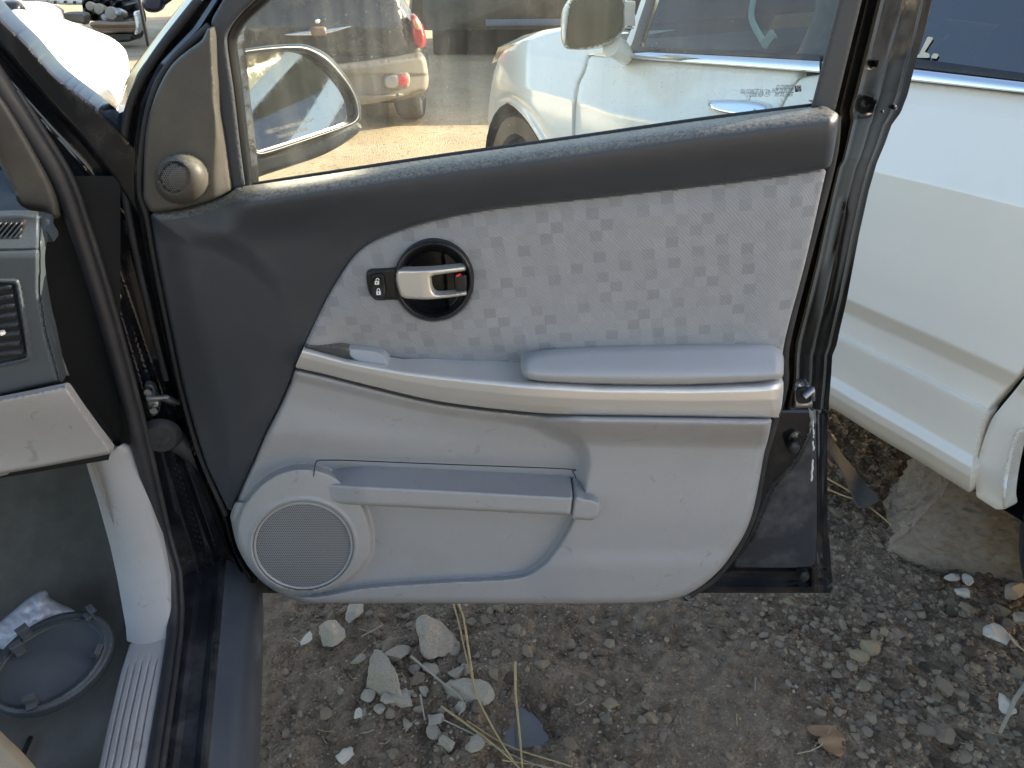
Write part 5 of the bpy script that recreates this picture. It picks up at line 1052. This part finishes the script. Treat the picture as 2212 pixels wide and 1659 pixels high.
# rest of the shell: bonnet, roof, far side, cabin
rows = []
for e_, z0 in ((1.95, 1.02), (2.3, 1.0), (2.7, .965), (3.05, .90), (3.2, .80)):
    k = max(0, (e_ - 2.7))*.22; rows.append([wp(e_, z0 - .02, .17 + k), wp(e_, z0 + .03, .32 + k), wp(e_, z0 + .075, .9), wp(e_, z0 + .03, 1.5 - k), wp(e_, z0 - .02, 1.66 - k)])
grid_loft('bonnet', rows, M_WHITE, wc)
grid_loft('roof', [[wp(e_, z_, i_) for i_, z_ in ((.40, 1.60 + dz), (.52, 1.66 + dz), (.92, 1.70 + dz), (1.35, 1.66 + dz), (1.45, 1.60 + dz))] for e_, dz in ((1.25, -.07), (1.0, 0), (.2, .03), (-.8, .0), (-1.6, -.08))], M_WHITE, wc)
grid_loft('far_side', [[wp(e_, z_, i_) for e_ in (3.1, 2.0, 1.0, 0, -1.6)] for z_, i_ in ((.30, 1.78), (.7, 1.84), (1.08, 1.72))], M_WHITE, wc)
for e0, e1 in ((1.9, 1.15), (.55, .45), (-.6, -.7), (-1.3, -1.6)):
    tube('far_pillar', [wp(e0, 1.05, 1.70), wp(e1, 1.62, 1.45)], .05, M_WHITE, wc, 8)
grid_loft('far_window', [[wp(e_, z_, i_) for e_ in (1.9, 1.0, 0, -1.5)] for z_, i_ in ((1.08, 1.71), (1.60, 1.46))], M_TINT, wc)
grid_loft('windscreen', [[wp(2.0, 1.03, i_), wp(1.22, 1.58, i_ + (.2 if i_ < .9 else -.2))] for i_ in (.22, .9, 1.6)], M_SGLASS, wc)
grid_loft('floor', [[wp(e_, .30, i_) for e_ in (3.0, 1.0, -1.6)] for i_ in (.04, 1.74)], M_BLKP, wc)
grid_loft('front_face', [[wp(3.18, z_, .3), wp(3.28, z_, .9), wp(3.18, z_, 1.5)] for z_ in (.25, .5, .80)], M_WHITE, wc)
M_WINT = mat('pale_interior', (.30, .32, .30), .7); M_WDK = mat('dark_interior', (.035, .045, .055), .7)
box('dash', wp(1.72, .93, .92), (DW, NW, UP), (.22, .70, .12), M_WDK, wc, .05)
box('seat_base', wp(.75, .55, .50), (DW, NW, UP), (.26, .25, .11), M_WDK, wc, .05); box('seat_back', wp(.40, .90, .50), (DW, NW, UP), (.09, .25, .36), M_WDK, wc, .06); box('seat_base', wp(.75, .55, 1.25), (DW, NW, UP), (.26, .25, .11), M_WDK, wc, .05); box('seat_back', wp(.40, .90, 1.25), (DW, NW, UP), (.09, .25, .36), M_WDK, wc, .06)
IN = Pl(W.h(1500, 60, -.42), NW)
panel('olive_cabin_panel', [(1382, 98), (1412, 42), (1438, 15), (1448, 15), (1500, 38), (1552, 64), (1560, 78), (1559, 104), (1540, 108)], Pl(W.h(1450, 60, -.9), NW), lambda x, y, a, b: 0*x, mat('olive_tone', (.30, .30, .16), .6), wc, cell=3, er=10, ed=.03, thick=.08, smooth=70)  # upright olive panel in mid-cabin, behind the side window
M_STRAP = mat('pale_strap', (.55, .68, .60), .6)
tube('seat_belt', [Vector(v) for v in IN.hit(*spline([(1630, -60), (1627, 0), (1623, 25), (1625, 45), (1637, 70), (1654, 99)], False, 6).T)], .011, M_STRAP, wc, 8, .35)
bk = IN.h(1662, 86, .0); box('belt_buckle', bk, (tuple((IN.h(1672, 72) - bk).normalized()), tuple(NW), tuple(Vector(NW).cross((IN.h(1672, 72) - bk).normalized()))), (.026, .009, .018), mat('buckle', (.45, .56, .50), .4), wc, .004)
tube('steering_wheel', [wp(1.28 + .13*math.sin(t), .98 + .15*math.sin(t), 1.25 + .18*math.cos(t)) for t in np.linspace(0, 2*math.pi, 25)], .014, mat('wheel_rim_green', (.30, .42, .34), .5), wc, 8)
box('floor_sun_block', wp(.7, .40, .95), (DW, NW, UP), (2.2, .70, .09), M_WDK, wc, .02); box('rear_sun_block', wp(-.7, .60, 1.0), (DW, NW, UP), (.8, .62, .28), M_WDK, wc, .02)  # solid boxes added inside the body to stop sun passing through the arches
# wheels
def wheel(parent, c, axis_, R, wd, m_t=M_RUB, m_r=M_STEEL):
    axis_ = Vector(axis_).normalized()
    wh = lathe('wheel', c, axis_, [(R*.62, wd*.42), (R*.68, wd*.5), (R*.90, wd*.5), (R*.97, wd*.38), (R, wd*.2), (R, -wd*.2), (R*.97, -wd*.38), (R*.9, -wd*.5), (R*.6, -wd*.5)], m_t, parent, 40)
    lathe('rim', c, axis_, [(R*.63, wd*.44), (R*.60, wd*.30), (R*.45, wd*.22), (R*.2, wd*.30), (R*.16, wd*.36), (.001, wd*.36)], m_r, wh, 30); return wh
wheel(wc, wp(2.50, .345, .20), NW, .345, .22, M_BLKP, M_HOLE); wheel(wc, wp(-.42, .345, .14), NW, .345, .22)  # front tyre and rim coloured near-black for the shade inside the arch
grid_loft('wheel_arch_liner', [[wp(2.50 + .38*math.cos(t), .34 + .38*math.sin(t), i_) for t in np.linspace(.0, 3.14, 16)] for i_ in (.08, .5)], M_HOLE, wc)
grid_loft('wheel_arch_liner', [[wp(-.42 + .42*math.cos(t), .34 + .42*math.sin(t), i_) for t in np.linspace(.1, 2.9, 16)] for i_ in (.06, .5)], M_HOLE, wc)

# =================================================================== black retro hatchback seen through the glass
PT = Pl((-1.0, 6.1, 0), (.20, -.98, 0))
pt = root('retro_hatchback', (-1.45, 7.6, 0), 'black retro hatchback seen from behind through the door glass', 'car')
ptm = 687
sym = lambda L_: L_ + [(2*ptm - p_[0], *p_[1:]) for p_ in L_[::-1]]
M_PTB = mat('dusty_black_hatch', (.020, .021, .024), .25, coat=.4, dirt=DUST, damt=.35, dscale=3, vscale=2)
M_PTG = mat('faded_grey_bumper', (.135, .125, .105), .6, dirt=(.22, .19, .15), damt=.4, dscale=3, vscale=2)
panel('body', sym([(760, -330, 1), (815, -240), (845, -130), (868, -20), (888, 25), (905, 60), (913, 74), (922, 107), (926, 149), (925, 200), (915, 215), (880, 222, 1)]), PT, lambda x, y, a, b: -.10*np.clip(np.abs(x - ptm)/240, 0, 1)**3 - .0007*np.clip(60 - y, 0, 400), M_PTB, pt, cell=7, er=22, ed=.18, thick=2.6, smooth=60)
panel('tailgate', sym([(750, -300, 1), (820, -150), (863, 0), (874, 60), (885, 116), (880, 121, 1)]), PT, lambda x, y, a, b: .02 - .08*np.clip(np.abs(x - ptm)/240, 0, 1)**3 - .0007*np.clip(60 - y, 0, 400), M_PTB, pt, cell=7, er=5, ed=.02, thick=.05)
panel('rear_window', sym([(750, -290), (800, -180), (820, -70), (815, -40, 1)]), PT, lambda x, y, a, b: .03 - .08*np.clip(np.abs(x - ptm)/240, 0, 1)**3 - .0007*np.clip(60 - y, 0, 400), M_TINT, pt, cell=12, thick=.01)
bmp = sym([(700, 146, 1), (780, 138), (885, 122), (905, 118), (918, 124), (924, 150), (926, 176), (920, 195), (900, 200), (860, 211), (800, 224), (700, 233, 1)])
panel('bumper', bmp, PT, lambda x, y, a, b: .20 - .12*np.clip(np.abs(x - ptm)/240, 0, 1)**3 - .02*sstep(158, 164, y)*(y < 205), M_PTG, pt, cell=2.4, er=10, ed=.06, thick=.25, smooth=60)
for sx in (1, -1):
    mm = lambda L_: [((p_[0] if sx > 0 else 2*ptm - p_[0]), *p_[1:]) for p_ in L_][::sx]
    tl = panel('tail_light', mm([(888, 34), (897, 32), (906, 44), (914, 58), (920, 80), (919, 97), (910, 105), (899, 100), (892, 84), (889, 56)]), PT, lambda x, y, a, b: .01 + 0*x, mat('red_lens', (.42, .03, .035), .15, coat=.6), pt, cell=2.5, er=8, ed=.05, thick=.06, smooth=70)
    panel('amber_lens', mm([(891, 38), (898, 36), (907, 48), (912, 62), (905, 68), (895, 64), (891, 50)]), PT, lambda x, y, a, b: .016 + 0*x, mat('amber_lens', (.62, .26, .12), .15, coat=.6), tl, cell=2.5, er=6, ed=.03, thick=.02, smooth=70)
    panel('bumper_lamp_bezel', mm([(826, 164), (834, 158), (870, 155), (882, 158), (886, 168), (884, 184), (876, 191), (838, 196), (828, 190), (824, 178)]), PT, lambda x, y, a, b: .165 + 0*x, M_PTG, pt, cell=3, er=5, ed=.03, thick=.05, smooth=70)
    panel('bumper_lamp', mm([(832, 168), (838, 164), (860, 162), (860, 187), (840, 190), (832, 184)]), PT, lambda x, y, a, b: .172 + 0*x, mat('clear_lens', (.32, .30, .27), .2, coat=.5), pt, cell=3, er=3, ed=.01, thick=.02)
    panel('fog_lamp', mm([(861, 162), (874, 161), (880, 166), (880, 180), (873, 186), (861, 187)]), PT, lambda x, y, a, b: .173 + 0*x, mat('red_fog', (.55, .03, .04), .2, coat=.5), pt, cell=3, er=3, ed=.01, thick=.02)
panel('plate_recess', sym([(774, 160, 1), (800, 158), (811, 166), (811, 200), (795, 216), (776, 222, 1)]), PT, lambda x, y, a, b: .184 - .02*np.clip(a/8, 0, 1), M_PTG, pt, cell=4, er=3, ed=.02, thick=.03)
tube('wing_handle', [PT.h(x_, y_, .09) for x_, y_ in ((616, 75), (645, 73), (672, 71), (700, 69), (730, 63), (758, 57))], [.004, .014, .02, .02, .014, .004], M_CHROME, pt, 8)
panel('handle_centre', [(670, 62), (690, 58), (704, 60), (705, 76), (690, 79), (672, 77)], PT, lambda x, y, a, b: .115 + 0*x, mat('brown_badge', (.16, .10, .07), .5), pt, cell=2.5, er=4, ed=.02, thick=.03)
lathe('round_badge', PT.h(685, 46, .10), (0, -1, 0), [(.001, .012), (.012, .010), (.018, .0)], M_CHROME, pt, 16)
for X_ in (-2.05, -.84):
    for Y_ in (6.55, 9.15): wheel(pt, (X_ - (.54 if Y_ > 8 else .0), Y_, .315), (1 if X_ > -1.4 else -1, 0, 0), .315, .21)
box('underbody', (-1.75, 7.6, .32), ((.98, .2, 0), (-.2, .98, 0), (0, 0, 1)), (.66, 1.5, .10), M_HOLE, pt, .02)

# =================================================================== other cars further back
def simple_car(name, label, loc, yaw, m, L_=4.6, Wd=1.8, Hb=1.0, Ht=1.5, sheen_m=None, wheels=True):
    c = root(name, loc, label, 'car'); f_ = Vector((math.cos(yaw), math.sin(yaw), 0)); s_ = Vector((-math.sin(yaw), math.cos(yaw), 0)); o_ = Vector(loc)
    prof_ = [(-.5, .45), (-.495, .78), (-.46, Hb*.96), (-.40, Hb), (.16, Hb), (.44, Hb*.86), (.49, .72), (.5, .45), (.48, .28), (-.48, .28)]
    rows_ = []
    for k_, in_ in ((-.5, .93), (-.47, .985), (-.38, 1), (.38, 1), (.47, .985), (.5, .93)):
        rows_.append([o_ + f_*(a_*L_*in_) + s_*(k_*Wd) + Vector((0, 0, z_ if in_ > .95 else .3 + (z_-.3)*.9)) for a_, z_ in prof_])
    b = grid_loft('body', rows_, m, c, 50, True)
    bm = bmesh.new(); bm.from_mesh(b.data); bm.verts.ensure_lookup_table(); bm.faces.new([bm.verts[i] for i in range(len(prof_))]); bm.faces.new([bm.verts[len(bm.verts) - len(prof_) + i] for i in range(len(prof_))][::-1]); bm.to_mesh(b.data); bm.free()
    tops = [(-.42, Hb, .47), (-.30, Ht, .37), (.0, Ht + .02, .38), (.18, Hb, .46)]
    grid_loft('windows', [[o_ + f_*(a_*L_) + s_*(k_*w_*Wd) + Vector((0, 0, z_)) for a_, z_, w_ in tops] for k_ in (-1, 1)], M_TINT, c)
    for sd in (-1, 1):
        pydata('side_window', [o_ + f_*(a_*L_) + s_*(sd*w_*Wd) + Vector((0, 0, z_)) for a_, z_, w_ in tops], [(0, 1, 2, 3)], M_TINT, c)
        if sheen_m: box('sill_highlight', o_ + s_*(sd*(Wd*.5 + .004)) + Vector((0, 0, .36)), (f_, s_, (0, 0, 1)), (L_*.30, .012, .035), sheen_m, c, .005)  # bar that carries the painted highlight along each sill
        for a_ in ((-.29, .30) if wheels else ()): wheel(c, o_ + f_*(a_*L_) + s_*(sd*(Wd*.5 - .09)) + Vector((0, 0, .32)), s_*sd, .32, .2, M_RUB, M_HOLE)
    box('underbody', o_ + Vector((0, 0, .22)), (f_, s_, (0, 0, 1)), (L_*.44, Wd*.46, .12 if wheels else .215), M_HOLE, c, .02)
    grid_loft('roof', [[o_ + f_*(a_*L_) + s_*(k_*.38*Wd) + Vector((0, 0, Ht + .015)) for a_ in (-.30, -.15, .0)] for k_ in (-1, 0, 1)], m, c)
    return c
M_DKB = mat('dusty_dark_paint', (.014, .015, .018), .3, coat=.3, dirt=DUST, damt=.3, dscale=3)
M_SHEEN = mat('sill_sheen', (.20, .24, .32), .3, coat=.3)  # blue-grey highlight along the rocker, put into the colour
simple_car('dark_car', 'dark car standing sideways behind the black hatchback', (1.0, 10.9, 0), R_(184), M_DKB, sheen_m=M_SHEEN, wheels=False)
simple_car('dark_saloon', 'dark saloon hidden behind the bonnet of the white car', (2.4, 9.35, 0), R_(94), M_DKB, Ht=1.75, Hb=1.1)

# =================================================================== white car by the windscreen pillar
WC2 = Pl((-1.9, 3.7, .85), (.55, -.62, .56))
w2 = root('parked_white_car', (-2.6, 4.4, 0), 'sunlit white car with rounded wing standing beyond the windscreen pillar', 'car')
wo = [(-260, 60, 1), (-60, 32), (5, 26), (45, 20), (119, 35), (193, 62), (236, 79), (263, 99), (275, 119), (280, 154), (277, 175), (268, 200), (262, 235), (262, 300, 1), (255, 300, 1), (256, 262), (254, 240), (246, 228), (230, 221), (214, 220), (200, 224), (188, 238), (182, 260), (180, 300, 1), (-260, 420, 1)]
panel('wing', wo, WC2, lambda x, y, a, b: .05*np.sin(np.clip((y-20)/260, 0, 1)*3.1), M_WHITE2, w2, cell=4, er=46, ed=.16, thick=.30, smooth=80)
panel('wheel_arch', [(180, 300, 1), (180, 258), (190, 232), (214, 216), (235, 216), (258, 236), (262, 300, 1)], WC2, lambda x, y, a, b: -.14 + 0*x, mat('rusty_liner', (.14, .10, .06), .9), w2, cell=5, thick=.05)
panel('bumper', [(225, 262), (245, 256), (262, 262), (266, 300), (225, 310)], WC2, lambda x, y, a, b: -.03 + 0*x, M_WHITE2, w2, cell=4, er=6, ed=.02, thick=.10)
panel('bonnet_seam', [(2, 28, 1), (12, 27, 1), (22, 52), (14, 60, 1), (8, 44)], WC2, lambda x, y, a, b: -.05 + 0*x, M_PTG, w2, cell=2, thick=.02)
panel('cowl_cover', [(-60, 40), (-10, 6), (30, 0), (48, 8), (50, 18), (44, 30), (10, 36), (0, 42), (-40, 60)], Pl((-2.6, 4.0, 1.0), (.3, -.8, .4)), lambda x, y, a, b: 0*x, M_BLKP, w2, cell=4, er=14, ed=.06, thick=.08)
# =================================================================== stripped front end on the dirt
JK = lambda Y: Pl((0, Y, 0), (0, -1, 0))
jk = root('wrecked_front_end', (-6.2, 11.3, 0), 'stripped car front end with bent bumper beam lying on sunlit dirt', 'wreck')
M_TANP2 = mat('faded_tan_panel', (.34, .29, .22), .55, dirt=DUST, damt=.4, dscale=3); M_RUST = mat('rusty_beam', (.22, .15, .10), .7, dirt=(.3, .2, .12), damt=.5, dscale=5); M_ENG = mat('oily_engine', (.035, .034, .032), .5, var=.4, vscale=5)
panel('bonnet', [(48, -30, 1), (92, 2), (120, 14), (146, 32, 1), (120, 34), (80, 22), (48, 14, 1)], JK(10.6), lambda x, y, a, b: .2*sstep(0, 34, y), M_TANP2, jk, cell=4, er=6, ed=.1, thick=.06)
panel('front_panel', [(92, -20, 1), (206, -20, 1), (206, 8), (170, 11), (120, 9), (92, 2, 1)], JK(11.6), lambda x, y, a, b: 0*x, M_WHITE2, jk, cell=4, er=4, ed=.05, thick=.1)
panel('engine_bay', [(176, -10, 1), (266, 4), (268, 40), (240, 47), (180, 44, 1)], JK(11.3), lambda x, y, a, b: .12*np.sin(x/4.)*np.cos(y/4.), M_ENG, jk, cell=2.5, thick=.4, smooth=30)
panel('radiator_support', [(132, 30), (150, 27), (178, 28), (186, 34), (184, 46), (190, 56), (178, 52), (150, 46), (134, 40)], JK(10.7), lambda x, y, a, b: 0*x, M_PTG, jk, cell=2.5, er=4, ed=.06, thick=.12)
panel('bumper_beam', [(196, 48), (230, 50), (262, 50), (291, 48), (293, 68), (262, 70), (225, 73), (200, 62)], JK(10.5), lambda x, y, a, b: .03*np.sin(y/2.6), M_RUST, jk, cell=2.2, er=4, ed=.05, thick=.15)
panel('lower_grille', [(218, 73), (285, 70), (288, 84), (278, 90), (238, 91), (222, 82)], JK(10.55), lambda x, y, a, b: 0*x, M_ENG, jk, cell=3, er=4, ed=.05, thick=.3)
panel('torn_wing', [(288, 28), (295, 24), (301, 36), (303, 52), (298, 70), (290, 78), (293, 60), (291, 42)], JK(10.4), lambda x, y, a, b: 0*x, M_WHITE2, jk, cell=2, er=4, ed=.06, thick=.12)
for hx, hy in ((100, 6), (118, 7), (140, 6), (160, 7)): panel('slot', [(hx-5, hy-4), (hx+5, hy-4), (hx+5, hy+1), (hx-5, hy+1)], JK(11.6), lambda x, y, a, b: .03 + 0*x, M_ENG, jk, cell=2.5, thick=.02)
for hx, hy, hr in ((215, 20, .07), (242, 30, .09), (196, 14, .06), (258, 26, .05), (228, 38, .05)): lathe('hose_end', JK(11.0).h(hx, hy), (0.2, -1, .2), [(.001, .06), (hr*.8, .05), (hr, 0), (hr, -.2)], M_STEEL if hr < .06 else M_TANP2, jk, 14)
for wx in (-8.0, -5.4): wheel(jk, (wx, 11.6, .28), (0, -1, 0), .28, .2)
# =================================================================== blue car with a round mirror
bl = simple_car('dark_blue_car', 'dark blue car with a rounded door mirror parked on the sunlit dirt', (-3.05, 12.4, 0), R_(90), mat('dark_blue_paint', (.02, .03, .07), .25, coat=.4, dirt=DUST, damt=.25, dscale=3))
panel('mirror', [(306, 2), (312, -8), (332, -12), (350, -6), (354, 6), (350, 20), (338, 27), (318, 25), (309, 15)], Pl((-4.0, 11.0, 0), (.2, -.98, 0)), lambda x, y, a, b: 0*x, mat('blue_black_shell', (.018, .022, .045), .3, coat=.4), bl, cell=2.2, er=9, ed=.07, thick=.16, smooth=80)
tube('mirror_arm', [Pl((-4.0, 11.0, 0), (.2, -.98, 0)).h(345, 10, -.1), (-3.85, 11.3, .92)], .04, M_BLKP, bl, 8)

box('body', (-4.0, 4.95, .62), ((.98, .2, 0), (-.2, .98, 0), (0, 0, 1)), (1.05, .72, .34), M_WHITE2, w2, .14)
box('dash_body', rs(-1.05, 1.05, 1.0), CARAX, (.57, .06, .13), M_DASH, B_, .03); box('dash_lower', rs(-1.05, 1.04, .82), CARAX, (.57, .05, .045), M_GREY, B_, .02)
for r in [o for o in COL.objects if o.parent is None and o.type == 'EMPTY']: settle(r)
